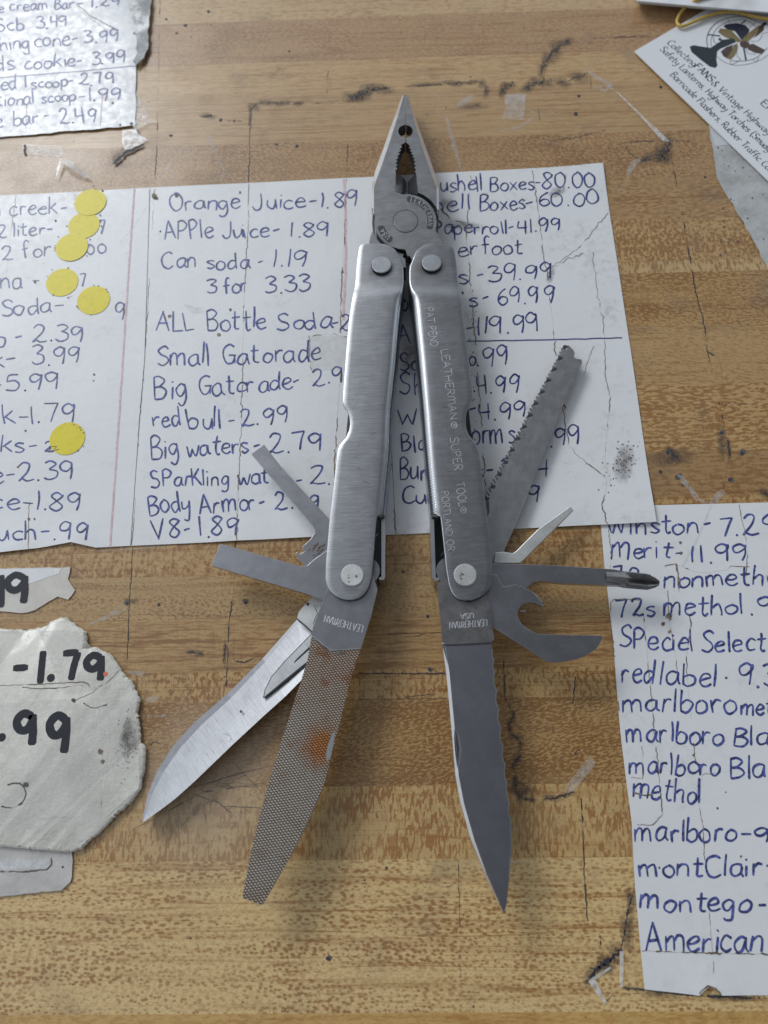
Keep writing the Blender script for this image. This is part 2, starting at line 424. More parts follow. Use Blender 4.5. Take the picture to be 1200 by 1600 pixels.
def plain(name, col, rough=0.5, metal=0.0, lo=.85, hi=1.12, **kw):
    k = NT(name)
    n = k.noise(k.pos(), 0.8, 3)
    k.set(Base_Color=k.mix(k.rng(n, 0.35, 0.7), tuple(c * lo for c in col), tuple(min(1, c * hi) for c in col)), Roughness=rough, Metallic=metal, **kw)
    return k.m

def paper(name, col=(0.79, 0.79, 0.80), dirt=0.25, gloss=0.35, grey=(0.50, 0.48, 0.46), wr=.3):
    k = NT(name); p = k.pos()
    a = k.noise(p, 0.045, 4, 0.6); b = k.noise(p, 0.35, 5, 0.7); c = k.noise(p, 2.2, 3, 0.6)
    f = k.math('MULTIPLY', k.rng(a, 0.42, 0.72), k.rng(b, 0.42, 0.75)); f = k.math('MULTIPLY', f, dirt * 2)
    colr = k.mix(f, col, grey)
    colr = k.mix(k.rng(c, 0.68, 0.76, 0, dirt), colr, (0.30, 0.25, 0.20))
    k.set(Base_Color=colr, Roughness=0.45, Coat_Weight=gloss, Coat_Roughness=k.rng(b, 0.3, 0.7, 0.12, 0.4))
    k.set(Normal=k.bump(k.math('ADD', a, k.math('MULTIPLY', b, 0.25)), wr, 0.0006))
    return k.m

def metal(name, col=(0.56, 0.56, 0.58), rough=0.34, brush=None, bstr=0.12, dirt=0.0, dcol=(0.10, 0.09, 0.085), blot=0.08):
    k = NT(name); p = k.pos()
    base = col; r = rough
    n = k.noise(p, 0.25, 4, 0.6)
    base = k.mix(k.rng(n, 0.35, 0.68), tuple(c * (1 - blot) for c in col), tuple(min(1, c * (1 + blot)) for c in col))
    nrm = None
    if brush is not None:                # direction of the brush lines, radians from +x
        bn = k.noise(k.map(p, (0.16, 8.0, 1), rot=-brush), 1, 4, 0.7)
        base = k.mix(k.rng(bn, 0.3, 0.7), base, k.mix(0.30 if 'blade' in name else 0.19 if 'brushed' in name else 0.10, base, (0.95, 0.95, 0.97)))
        r = k.math('ADD', k.rng(bn, 0.3, 0.7, -0.03, 0.05), k.rng(n, 0.35, 0.68, rough - 0.008, rough + 0.014))
        nrm = k.bump(bn, bstr, 0.00006)
    if brush is None:
        r = k.rng(k.noise(p, 0.12, 5, 0.65), 0.3, 0.7, rough - 0.012, rough + 0.022)
    if dirt:
        q = k.noise(p, 0.55, 6, 0.75)
        base = k.mix(k.rng(q, 0.62 - 0.14 * dirt, 0.80 - 0.1 * dirt, 0, min(1, dirt)), base, dcol)
    fine = k.noise(p, 6.0, 2)
    if nrm is None: nrm = k.bump(fine, 0.05, 0.00004)
    k.set(Base_Color=base, Metallic=1.0, Roughness=r, Normal=nrm)
    return k.m

INK = plain('ballpoint_ink', (0.062, 0.075, 0.23), 0.35, lo=.6, hi=2.0)
INK2 = plain('dark_ballpoint_ink', (0.03, 0.036, 0.15), 0.35, lo=.7, hi=2.0)
MARKER = plain('black_marker_ink', (0.018, 0.019, 0.028), 0.4)
PRINT = plain('printed_black', (0.03, 0.03, 0.035), 0.5)
PINK = plain('pink_margin_line', (0.72, 0.52, 0.54), 0.5)
GRIME_SHADE = plain('black_grime_and_shade', (0.042, 0.040, 0.048), 0.6)
GRIME2 = plain('grey_grime', (0.12, 0.105, 0.10), 0.55)
CRACK = plain('dirty_crack', (0.19, 0.14, 0.105), 0.6, lo=.5, hi=1.8)
def see_through(name, col, amount, rough=0.25, fade=False):
    """clear or milky film: mostly lets the surface below show"""
    k = NT(name); n = k.noise(k.pos(), 0.5, 4, 0.7)
    k.set(Base_Color=col, Roughness=rough)
    t = k.n('ShaderNodeBsdfTransparent'); mx = k.n('ShaderNodeMixShader')
    fac = k.rng(n, 0.3, 0.7, amount * 0.45, min(1.0, amount * 1.45))
    if fade:
        at = k.n('ShaderNodeAttribute', attribute_name='fade'); fac = k.math('MULTIPLY', fac, at.outputs['Fac'])
    k.put(mx.inputs[0], fac)
    k.t.links.new(t.outputs[0], mx.inputs[1]); k.t.links.new(k.b.outputs[0], mx.inputs[2])
    k.t.links.new(mx.outputs[0], k.t.nodes['Material Output'].inputs['Surface'])
    return k.m
RESIDUE = see_through('milky_tape_residue', (0.72, 0.70, 0.68), 0.30, .25, True)
STAIN = see_through('brown_grey_stain', (0.10, 0.08, 0.075), 0.45, 0.5, True)
FAINT = see_through('faint_tape_film', (0.45, 0.43, 0.42), 0.11, 0.2)
TAPE = see_through('clear_tape', (0.80, 0.79, 0.77), 0.26, 0.12)
TAPE_WHITE = see_through('folded_clear_tape', (0.86, 0.86, 0.87), 0.52, 0.15)

# ================================================================ THE COUNTER
def yw(v): return P(600, v).y
L1, D1 = (0.47, 0.35, 0.205), (0.27, 0.155, 0.07)
bands = [  # photo row where it ends, light, dark, flecks, lines, streaks, tilt, patchiness
    (26,   (0.50, 0.39, 0.25), (0.33, 0.22, 0.12), (2.5, 1.0, .55, .12, .5), (0.5, .35), (0, 1), 0, .3),
    (92,   (0.41, 0.29, 0.18), (0.27, 0.165, 0.09), (1.4, .6, .52, .12, .6), (0.6, .35), (0, 1), .2, .4),
    (140,  (0.49, 0.37, 0.22), (0.33, 0.215, 0.11), (4.0, .7, .54, .12, .5), (0.9, .5), (0, 1), 0, .3),
    (218,  (0.44, 0.325, 0.19), (0.29, 0.185, 0.10), (5.0, .5, .54, .12, .4), (1.1, .6), (0, 1), 0, .3),
    (290,  (0.41, 0.285, 0.155), (0.24, 0.145, 0.07), (1.3, .55, .49, .10, .8), (0.4, .2), (0, 1), .55, .4),
    (355,  (0.40, 0.28, 0.15), (0.24, 0.145, 0.065), (2.2, .6, .50, .12, .7), (0.6, .4), (0, 1), 0, .4),
    (420,  (0.46, 0.34, 0.18), (0.27, 0.165, 0.075), (1.0, 1.3, .50, .09, .8), (0.3, .2), (.55, .9), 0, .5),
    (438,  (0.50, 0.39, 0.23), (0.29, 0.19, 0.09), (.9, 3.0, .54, .08, .8), (0.3, .2), (.6, .7), 0, .3),
    (520,  (0.42, 0.29, 0.14), (0.24, 0.14, 0.055), (1.4, .6, .50, .10, .8), (0.5, .3), (0, 1), .15, .5),
    (612,  (0.43, 0.31, 0.165), (0.27, 0.165, 0.075), (2.0, .5, .54, .10, .6), (0.5, .55), (0, 1), .2, .3),
    (715,  (0.47, 0.34, 0.175), (0.28, 0.165, 0.065), (2.2, .8, .50, .09, .9), (0.6, .4), (0, 1), 0, .5),
    (785,  (0.36, 0.245, 0.125), (0.23, 0.135, 0.06), (2.4, 1.0, .52, .12, .6), (0.5, .3), (.2, .5), 0, .5),
    (895,  (0.45, 0.325, 0.165), (0.26, 0.145, 0.055), (1.2, 1.6, .53, .09, .7), (0.7, .5), (.6, .65), 0, .4),
    (962,  (0.43, 0.32, 0.17), (0.25, 0.15, 0.07), (1.1, .6, .50, .08, .85), (0.3, .2), (0, 1), .25, .3, (1.5, 1.0, .33)),
    (1046, (0.43, 0.305, 0.155), (0.25, 0.145, 0.06), (4.0, .6, .52, .12, .5), (0.55, .7), (.2, .6), 0, .3),
    (1093, (0.47, 0.35, 0.18), (0.27, 0.15, 0.055), (.9, 1.6, .54, .08, .8), (0.7, .55), (.45, .7), 0, .4),
    (1228, (0.41, 0.285, 0.135), (0.235, 0.135, 0.052), (1.25, .5, .485, .09, .9), (0.4, .25), (0, 1), -.22, .4),
    (1343, (0.52, 0.40, 0.21), (0.33, 0.19, 0.08), (.75, 2.7, .525, .06, .85), (0.25, .3), (.35, .6), .04, .9),
    (1465, (0.65, 0.53, 0.30), (0.33, 0.195, 0.085), (1.3, .55, .535, .07, .9), (0.45, .45), (0, 1), .03, .4, (2.0, 1.1, .31)),
    (1583, (0.66, 0.54, 0.31), (0.33, 0.20, 0.09), (1.1, .75, .53, .07, .9), (0.35, .35), (0, 1), .10, .4, (1.7, 1.1, .32)),
    (1760, (0.54, 0.38, 0.16), (0.40, 0.24, 0.085), (2.5, .8, .52, .1, .5), (0.4, .4), (0, 1), 0, .4),
]
ct = MB(); X0, X1 = -0.45, 0.45
y = 0.5
for i, (v, li, da, fl, ln, vt, ti, pa, *ce) in enumerate(bands):
    m = wood('butcher_block_strip', li, da, fl, ln, vt, ti, pa, seed=i + 1, cell=ce[0] if ce else None)
    y2 = yw(v) if i < len(bands) - 1 else -0.35
    ct.face([(X0, y2, 0), (X1, y2, 0), (X1, y, 0), (X0, y, 0)], m); y = y2
side_m = ct.mats[0]
ct.face([(X0, -0.35, 0), (X0, -0.35, -0.03), (X1, -0.35, -0.03), (X1, -0.35, 0)], side_m)
ct.face([(X0, 0.5, -0.03), (X0, 0.5, 0), (X1, 0.5, 0), (X1, 0.5, -0.03)], side_m)
ct.face([(X0, -0.35, 0), (X0, 0.5, 0), (X0, 0.5, -0.03), (X0, -0.35, -0.03)], side_m)
ct.face([(X1, 0.5, 0), (X1, -0.35, 0), (X1, -0.35, -0.03), (X1, 0.5, -0.03)], side_m)
ZG = 0.00003
# long straight cuts that run across the counter
for pts, w, g in [
    ([(250, 0), (245, 235), (241, 300)], 1.2, .5), ([(391, 198), (390, 240), (388, 290)], 1.6, .4), ([(543, 227), (541, 285)], 1.8, .3),
    ([(208, 840), (205, 900), (202, 940), (198, 1047)], 1.4, .2), ([(368, 845), (367, 900), (358, 973), (353, 1073)], 1.7, .3),
    ([(1051, 253), (1058, 293), (1066, 327), (1070, 363), (1079, 405), (1087, 457), (1098, 496), (1105, 539)], 1.6, .3),
    ([(1104, 539), (1111, 572), (1113, 584)], 1.4, .3), ([(1107, 550), (1124, 561), (1126, 576), (1130, 601)], 2.2, .2),
    ([(1124, 629), (1130, 659), (1130, 676), (1137, 689), (1139, 717), (1130, 764)], 2, .3),
    ([(899, 1058), (895, 1099)], 1.6, .2), ([(908, 1247), (911, 1299), (913, 1358), (918, 1440)], 1.6, .3), ([(716, 1344), (719, 1450), (721, 1600)], .8, .5),
    ([(840, 135), (843, 190)], .8, .4), ([(923, 120), (925, 168)], .9, .5), ([(512, 110), (510, 150)], 1, .3), ([(605, 990), (700, 988)], .8, .3),
    ([(560, 1052), (695, 1053)], 1.5, .3), ([(560, 1093), (700, 1091)], .7, .3), ([(632, 1089), (680, 1085)], .8, .3)]:
    line(ct, pts, ZG, w, GRIME_SHADE, .5, 4, g)
# black tape grime and cracks, and a shadow painted along one sheet edge
for pts, w, j in [
    ([(391, 198), (391, 172), (402, 161), (427, 160), (457, 162), (475, 161)], 3.2, .8), ([(490, 161), (519, 160), (546, 157)], 2.4, .8),
    ([(546, 156), (560, 148), (580, 140), (608, 137)], 7, 2), ([(315, 183), (334, 180)], 3.5, .8), ([(355, 188), (372, 189), (384, 187)], 2, .7),
    ([(640, 134), (690, 131), (728, 129), (748, 128), (759, 134), (761, 152)], 3, 1), ([(781, 147), (790, 136), (800, 130)], 5, 1.5),
    ([(818, 138), (835, 131), (858, 125)], 6, 1.5), ([(845, 114), (852, 98), (862, 84), (875, 70), (893, 62)], 5, 1.6),
    ([(867, 132), (890, 125), (916, 116)], 4, .9), ([(926, 60), (970, 58), (1015, 56)], 2.2, .8), ([(864, 220), (908, 213), (948, 202)], 2.4, .7),
    ([(972, 222), (1010, 221), (1051, 219), (1085, 222)], 2.6, .6), ([(972, 222), (984, 240), (1001, 250)], 1.6, .8),
    ([(1001, 250), (1020, 248), (1047, 249)], 5, .8), ([(1030, 244), (1040, 236), (1046, 222)], 9, 1.5),
    ([(782, 1000), (787, 1034), (788, 1056), (789, 1090), (800, 1110)], 2.4, .6), ([(800, 1110), (803, 1119), (794, 1133), (798, 1146), (812, 1157), (815, 1173)], 2.8, .5),
    ([(814, 1180), (803, 1193), (802, 1202)], 4, .8), ([(804, 1215), (806, 1238), (821, 1250), (836, 1250)], 4.5, 1.6), ([(850, 1250), (877, 1244), (895, 1238)], 3.2, 1.2),
    ([(992, 1379), (981, 1425), (971, 1483)], 3, .8), ([(971, 1483), (954, 1500), (938, 1510), (925, 1521), (919, 1533)], 8, 2), ([(946, 1566), (958, 1553)], 2, .5),
    ([(975, 1544), (1006, 1546), (1090, 1556), (1200, 1560)], 4, .6), ([(365, 1000), (365, 1033), (383, 1035), (407, 1023)], 2.2, .6), ([(292, 1018), (305, 1020), (319, 1023)], 3, .5),  # first stroke: grime, then painted shadow under the cigarette list's lower edge
    ([(1126, 632), (1167, 630)], 2.2, .8), ([(1044, 700), (1050, 708), (1062, 720)], 3.5, 1.2), ([(1138, 690), (1140, 715)], 4, 1.4), ([(352, 1005), (350, 1035)], 3, 1),
    ([(938, 1460), (938, 1478)], 2.5, .6), ([(896, 1180), (905, 1170)], 2.5, .6), ([(176, 255), (190, 243), (214, 228)], 4, .8), ([(213, 205), (216, 212)], 4, .8),
    ([(647, 995), (664, 990)], 2, .6), ([(222, 1167), (240, 1160), (262, 1164)], 1.8, .8), ([(1190, 768), (1200, 774)], 6, 1)]:
    line(ct, pts, ZG * 1.4, w * .62, GRIME_SHADE, j, 2, .35, True)
    if w >= 2.2:
        for (x0, y0), (x1, y1) in zip(pts, pts[1:]):
            L_ = math.hypot(x1 - x0, y1 - y0)
            for _ in range(int(L_ / 2.2 * min(2, w / 3)) + 1):
                t = random.random(); ct.blob(x0 + (x1 - x0) * t + random.gauss(0, w * .55), y0 + (y1 - y0) * t + random.gauss(0, w * .55), random.uniform(.35, .22 * w + .4), ZG * 1.5, random.choice((GRIME_SHADE, GRIME2)), n=6)
            if w >= 2.8: ct.soft((x0 + x1) / 2, (y0 + y1) / 2, abs(x1 - x0) * .6 + w * 1.6, abs(y1 - y0) * .6 + w * 1.6, ZG * .7, STAIN)
# knife scratches below the clip blade
for pts in [[(355, 1181), (410, 1240)], [(318, 1212), (412, 1250)], [(200, 1301), (316, 1238), (420, 1222)], [(296, 1232), (376, 1208), (424, 1196)],
            [(314, 1254), (327, 1295)], [(320, 1236), (370, 1278)], [(300, 1240), (345, 1256)], [(405, 1182), (408, 1212)], [(393, 1200), (420, 1218)], [(350, 1260), (412, 1262)]]:
    line(ct, pts, ZG, .9, GRIME2, .3, 5, .3, True)
for _ in range(70):
    u, v = random.gauss(330, 45), random.gauss(1235, 28); a = random.gauss(2.6, .9); l = random.uniform(4, 22)
    line(ct, [(u, v), (u + l * math.cos(a), v + l * math.sin(a))], ZG, .5, random.choice((GRIME2, RESIDUE)), .2, 4, .2, True)
for _ in range(60):
    u, v = random.uniform(200, 1100), random.uniform(0, 290) if random.random() < .5 else random.uniform(880, 1580)
    a = random.uniform(0, 3.1); l = random.uniform(3, 16)
    line(ct, [(u, v), (u + l * math.cos(a), v + l * math.sin(a))], ZG, .6, random.choice((GRIME2, RESIDUE, RESIDUE)), .3, 4, .2, True)
# dents and specks
for u, v, r in [(267, 212, 4), (326, 18, 3.5), (464, 229, 4), (432, 226, 3), (345, 187, 4), (366, 189, 3), (904, 150, 4), (900, 178, 5), (735, 120, 2), (1032, 737, 5), (1061, 745, 8),
                (1160, 707, 8), (1142, 749, 7), (1128, 676, 6), (1044, 706, 7), (1067, 758, 3), (1102, 277, 3), (514, 1497, 7), (740, 1573, 2.5), (604, 1356, 3), (570, 1375, 2.5), (530, 1355, 2),
                (298, 1466, 2.5), (303, 1378, 2), (383, 940, 7), (248, 945, 4), (198, 942, 6), (672, 1046, 6), (668, 963, 4), (630, 894, 3), (1033, 136, 4), (640, 206, 2), (260, 30, 3), (290, 40, 4), (276, 52, 3), (452, 80, 2.5)]:
    ct.blob(u, v, r * .8, ZG * 1.2, GRIME_SHADE if r < 6 else GRIME2, r * .7); 
    if r > 4: ct.blob(u + random.gauss(0, 1), v + 1, r * .45, ZG * 2, GRIME_SHADE)
for _ in range(130):
    u, v = random.uniform(0, 1200), random.choice((random.uniform(0, 300), random.uniform(850, 1600), random.uniform(1360, 1600)))
    ct.blob(u, v, random.uniform(.5, 1.5), ZG * .8, random.choice((GRIME2, GRIME_SHADE, CRACK)), n=6)
for u, v, rx, ry in [(1046, 716, 36, 22), (739, 166, 22, 9), (814, 1232, 22, 22), (948, 1510, 20, 12), (985, 1440, 10, 50), (1025, 240, 18, 9), (1000, 1235, 14, 18), (228, 90, 8, 22), (565, 150, 26, 10), (1128, 690, 8, 40), (205, 940, 12, 8)]:
    ct.soft(u, v, rx * 1.15, ry * 1.15, ZG * .6, STAIN)
# milky tape residue
for pts, w in [([(320, 205), (332, 225), (338, 245), (350, 265), (345, 288)], 5), ([(245, 282), (258, 265), (277, 255)], 4), ([(670, 138), (684, 152), (697, 175)], 4), ([(697, 180), (706, 215), (722, 268)], 9),
               ([(915, 110), (940, 125), (958, 140)], 10), ([(925, 135), (945, 142), (957, 128)], 5), ([(780, 205), (815, 198), (835, 182)], 5), ([(825, 172), (850, 182), (861, 198)], 4),
               ([(980, 275), (990, 255), (1000, 250)], 9), ([(965, 300), (983, 276)], 7), ([(135, 978), (165, 965), (200, 950)], 4), ([(170, 960), (190, 945)], 3), ([(200, 1050), (225, 1052)], 6), ([(715, 165), (740, 150)], 16),
               ([(1060, 740), (1090, 780), (1112, 790)], 8), ([(1112, 787), (1130, 765)], 12), ([(225, 1095), (250, 1090)], 7), ([(230, 1120), (258, 1118)], 8), ([(150, 862), (205, 858), (262, 852)], 2.5), ([(505, 15), (520, 8)], 5), ([(790, 1345), (820, 1350)], 2)]:
    line(ct, pts, ZG * 2.2, w, RESIDUE, .8, 4, .2, True)
tag(ct.build('counter_top'), 'worn butcher block counter of light and dark wood strips under the papers', 'counter', kind='structure')

# ================================================================ PAPERS
def wavef(z0, amp, seed, lifts=()):
    lf = [(P(*uv), h, rr) for uv, h, rr in lifts]
    r = random.Random(seed); ks = [(r.uniform(.03, .16) * r.choice((-1, 1)), r.uniform(.03, .16), r.uniform(0, 6.28)) for _ in range(5)]
    def f(p):
        s = sum(math.sin(p.x * 1000 * a + p.y * 1000 * b + c) for a, b, c in ks) / 5
        return z0 + amp * (0.5 + 0.5 * s) + sum(h * math.exp(-((p.x - c.x) ** 2 + (p.y - c.y) ** 2) / (rr * rr)) for c, h, rr in lf)
    def fpx(u, v):
        return f(P(u, v, z0))
    return f, fpx
def sheet(px, z0, amp, seed, mat_, step=0.004, lifts=()):
    """flat outline cut into a fine grid and rippled; returns MB-ready faces and its height function"""
    f, fpx = wavef(z0, amp, seed, lifts)
    bm = bmesh.new(); bm.faces.new([bm.verts.new(P(u, v, z0)) for u, v in px])
    xs = [v.co.x for v in bm.verts]; ys = [v.co.y for v in bm.verts]
    for lo, hi, no in ((min(xs), max(xs), (1, 0, 0)), (min(ys), max(ys), (0, 1, 0))):
        k = int((hi - lo) / step)
        for i in range(1, k + 1):
            c = lo + (hi - lo) * i / (k + 1)
            bmesh.ops.bisect_plane(bm, geom=bm.verts[:] + bm.edges[:] + bm.faces[:], plane_co=Vector(no) * c, plane_no=no)
    mb = MB(); bm.normal_update()
    for fc in bm.faces:
        vs = [v.co.copy() for v in fc.verts]
        if fc.normal.z < 0: vs.reverse()
        mb.face([(q.x, q.y, f(q)) for q in vs], mat_)
    bm.free()
    return mb, (lambda u, v, h=0.00005: fpx(u, v) + h)
def ragged(px, j, step=6):
    out = []
    for (x0, y0), (x1, y1) in zip(px, px[1:] + px[:1]):
        k = max(1, int(math.hypot(x1 - x0, y1 - y0) / step))
        for i in range(k):
            t = i / k; q = 0 if i == 0 else 1
            out.append((x0 + (x1 - x0) * t + random.gauss(0, j) * q, y0 + (y1 - y0) * t + random.gauss(0, j) * q))
    return out
def weld(o, d=1e-6):
    bm = bmesh.new(); bm.from_mesh(o.data); bmesh.ops.remove_doubles(bm, verts=bm.verts[:], dist=d)
    bm.to_mesh(o.data); bm.free(); o.data.update()
def write(mb, zf, rows, w=0.00052, m=INK, jit=.25):
    for s, a, b, cap in rows: text(mb, s, a, b, cap, zf, w, m, jit)

PAPER = paper('taped_white_paper'); PAPER_R = paper('soiled_white_paper', (0.77, 0.77, 0.785), .45)
def finish_sheet(mb, name, label, thick=0.0001):
    o = mb.build(name)
    bm = bmesh.new(); bm.from_mesh(o.data)
    bmesh.ops.remove_doubles(bm, verts=[v for f in bm.faces if f.material_index == 0 for v in f.verts], dist=1e-7)
    for f in bm.faces: f.smooth = True
    bm.to_mesh(o.data); bm.free()
    return tag(o, label, 'price list')

# --- left column
mb, z = sheet([(-70, 309), (0, 305.5), (120, 300), (234, 293.5), (226, 560), (217, 665), (204, 853), (150, 856), (112, 848), (60, 857), (-70, 872)], .0003, .00025, 3, PAPER, .004, [((20, 868), .0007, .010), ((112, 850), .0006, .006)])
write(mb, z, [
    ('n creek-', (-14, 338), (106, 333), 24), ('2 liter-', (-8, 371), (84, 366), 20), ('7', (153, 366), (165, 366), 20), ('2 for', (3, 406), (80, 399), 24), ('00', (136, 397), (168, 396), 15),
    ('na -', (1, 452), (62, 449), 30), ('7', (123, 449), (136, 448), 19), ('Soda-', (-2, 494), (100, 488), 26), ('9', (178, 500), (197, 498), 30), ('o -', (-6, 541), (38, 538), 28),
    ('2.39', (49, 534), (134, 533), 25), ('k-', (-14, 575), (30, 573), 26), ('3.99', (49, 572), (128, 567), 27), ('-5.99', (-12, 612), (98, 608), 27), ('k-1.79', (2, 663), (120, 658), 29),
    ('ks-', (0, 707), (60, 705), 26), ('2', (68, 706), (86, 705), 18), ('e-2.39', (-16, 754), (119, 747), 28), ('ce-1.89', (-14, 795), (129, 799), 28), ('uch-.99', (-6, 843), (141, 844), 27)], .00050)
line(mb, [(210, 295), (200, 440), (192, 560), (180, 740), (172, 853)], z, 3.2, PINK, .2, 6)
line(mb, [(241, 296), (226, 560), (217, 665), (210, 802), (206, 852)], lambda u, v: z(u, v) + 5e-6, 1.1, CRACK, .5, 5, .4)
line(mb, [(25, 305), (12, 400), (10, 440)], z, 1.0, CRACK, .4, 5, .5); line(mb, [(45, 787), (44, 857)], z, 1.2, CRACK, .4, 5, .6)
line(mb, [(187, 378), (205, 360), (236, 312)], z, 1.5, RESIDUE, .4, 5, .2)
for u, v, r in [(45, 811, 3), (54, 811, 2), (241, 306, 4), (87, 345, 2), (55, 441, 2.5), (40, 673, 2), (147, 585, 2), (146, 595, 1.5), (112, 850, 2), (28, 730, 2)]: mb.blob(u, v, r, lambda a, b: z(a, b) + 8e-6, CRACK)
finish_sheet(mb, 'price_sheet', 'white handwritten price list with yellow round stickers, left of the juice list')
zL = z
# --- middle column
mb, z = sheet([(235, 293.3), (420, 284.5), (593, 276), (602, 460), (611, 690), (618, 835.5), (483, 840), (340, 847), (205, 853), (218, 665), (227, 560)], .0003, .00025, 4, PAPER, .004, [((370, 846), .0006, .008), ((480, 840), .0006, .012)])
write(mb, z, [
    ('Orange', (264, 328), (378, 325), 25), ('Juice-', (394, 327), (496, 324), 25), ('1.89', (501, 325), (562, 322), 24), ('.', (247, 362), (254, 362), 18), ('APPle', (256, 376), (336, 371), 28),
    ('Juice-', (345, 374), (441, 369), 25), ('1.89', (451, 370), (520, 368), 23), ('Can', (252, 419), (309, 418), 24), ('soda', (321, 421), (392, 418), 24), ('-', (400, 418), (413, 416), 22),
    ('1.19', (424, 417), (484, 414), 26), ('3', (322, 458), (342, 457), 22), ('for', (349, 458), (390, 455), 24), ('3.33', (411, 457), (488, 455), 24), ('ALL', (243, 519), (306, 516), 30),
    ('Bottle', (321, 517), (419, 514), 30), ('Soda', (431, 515), (521, 512), 28), ('-2', (517, 513), (549, 514), 23), ('Small', (242, 573), (330, 570), 32), ('Gatorade', (346, 570), (504, 562), 30),
    ('Big', (241, 625), (295, 621), 34), ('Gatorade', (309, 619), (459, 607), 30), ('-', (460, 607), (473, 604), 24), ('2.9', (487, 602), (541, 598), 24), ('red', (239, 668), (285, 664), 27),
    ('bull', (294, 671), (350, 668), 32), ('-', (356, 668), (370, 665), 24), ('2.99', (376, 665), (451, 661), 26), ('Big', (235, 718), (283, 714), 33), ('waters', (291, 715), (391, 707), 28), ('-', (396, 708), (410, 706), 24),
    ('2.79', (419, 708), (508, 703), 28), ('SParKling', (235, 762), (361, 757), 25), ('wat', (369, 759), (424, 754), 27), ('-', (461, 760), (475, 758), 24), ('2.', (481, 758), (520, 756), 29),
    ('Body', (231, 806), (301, 800), 32), ('Armor', (311, 803), (403, 796), 30), ('-', (405, 797), (418, 795), 24), ('2.', (427, 797), (460, 794), 25), ('9', (484, 794), (501, 793), 23), ('V8', (236, 845), (283, 840), 31),
    ('-', (287, 842), (300, 840), 30), ('1.89', (308, 838), (377, 834), 28)], .00054)
line(mb, [(537, 280), (540, 320), (540, 415), (536, 500)], z, 4.5, PINK, .4, 6)
for pts, w in [([(389, 287), (388, 355), (385, 402), (381, 463), (380, 523), (378, 635), (372, 768), (369, 845)], 1.7), ([(541, 281), (538, 380), (535, 425), (533, 463), (532, 520)], 1.9),
               ([(483, 524), (515, 522), (543, 526)], 1.4), ([(483, 524), (484, 560), (487, 578)], 1.4), ([(532, 581), (524, 692), (521, 803), (519, 838)], 1.9), ([(613, 700), (618, 835)], 2)]:
    line(mb, pts, lambda u, v: z(u, v) + 8e-6, w, CRACK, .7, 4, .35)
for pts in [[(483, 525), (545, 525), (543, 579), (487, 579)], [(287, 475), (318, 482), (322, 490), (300, 490)]]: mb.poly(pts, lambda u, v: z(u, v) + 3e-6, FAINT)
for u, v, r in [(265, 494, 3), (342, 523, 3), (360, 484, 2.5), (276, 305, 4), (244, 310, 3.5), (375, 300, 2), (535, 425, 2.5), (375, 301, 2)]: mb.blob(u, v, r, lambda a, b: z(a, b) + 8e-6, CRACK)
finish_sheet(mb, 'price_sheet', 'white handwritten juice and soda price list, running under the grey plier handles')
# --- right column
mb, z = sheet([(594, 276), (690, 270.5), (941, 257.5), (946, 290), (985, 545), (1024, 817), (805, 826.5), (618.7, 835.5), (611.7, 690), (602.7, 460)], .0003, .0003, 5, PAPER_R, .004, [((1024, 817), .0010, .012), ((941, 258), .0008, .010), ((900, 824), .0005, .012)])
write(mb, z, [
    ('nushell', (672, 300), (756, 297), 26), ('Boxes', (764, 298), (837, 296), 22), ('-', (835, 295), (846, 294), 22), ('80.00', (847, 295), (933, 292), 24), ('hell', (676, 330), (736, 328), 25), ('Boxes', (747, 329), (823, 326), 23),
    ('-', (821, 326), (835, 323), 24), ('60.00', (840, 323), (938, 318), 22), ('Paper', (676, 367), (752, 364), 22), ('roll', (753, 366), (796, 364), 21), ('-', (795, 364), (807, 362), 20), ('41.99', (808, 364), (878, 361), 20),
    ('per', (692, 401), (748, 398), 24), ('foot', (753, 399), (818, 397), 25), ("s", (716, 444), (734, 442), 24), ('-', (743, 441), (757, 439), 24), ('39.99', (764, 440), (866, 436), 25), ("'s", (724, 479), (749, 477), 24),
    ('-', (756, 476), (770, 474), 22), ('69.99', (777, 477), (867, 473), 26), ('-', (728, 524), (743, 522), 27), ('119.99', (743, 524), (850, 517), 28), ('o.', (733, 573), (752, 572), 25), ('99', (753, 574), (797, 571), 29),
    ('Sh', (623, 619), (662, 617), 32), ('.', (738, 612), (746, 612), 26), ('4.99', (744, 616), (813, 612), 28), ('Wo', (622, 664), (678, 662), 26), ('-', (734, 651), (748, 649), 22), ('4.99', (746, 657), (825, 652), 27),
    ('Black w', (627, 706), (730, 701), 28), ('orms', (737, 697), (806, 692), 36), ('-1.99', (832, 699), (909, 695), 29), ('Bunch', (622, 751), (702, 748), 33), ('s-', (742, 750), (776, 747), 28), ('2.94', (777, 744), (858, 743), 26),
    ('Cups', (627, 787), (706, 784), 25), ('-2.79', (758, 790), (846, 782), 29), ('So', (624, 579), (656, 577), 26), ('At', (622, 536), (660, 534), 28), ('or', (626, 486), (650, 484), 28)], .00052, INK2)
line(mb, [(728, 533), (850, 531), (972, 528)], z, 2.4, INK2, .2, 8)
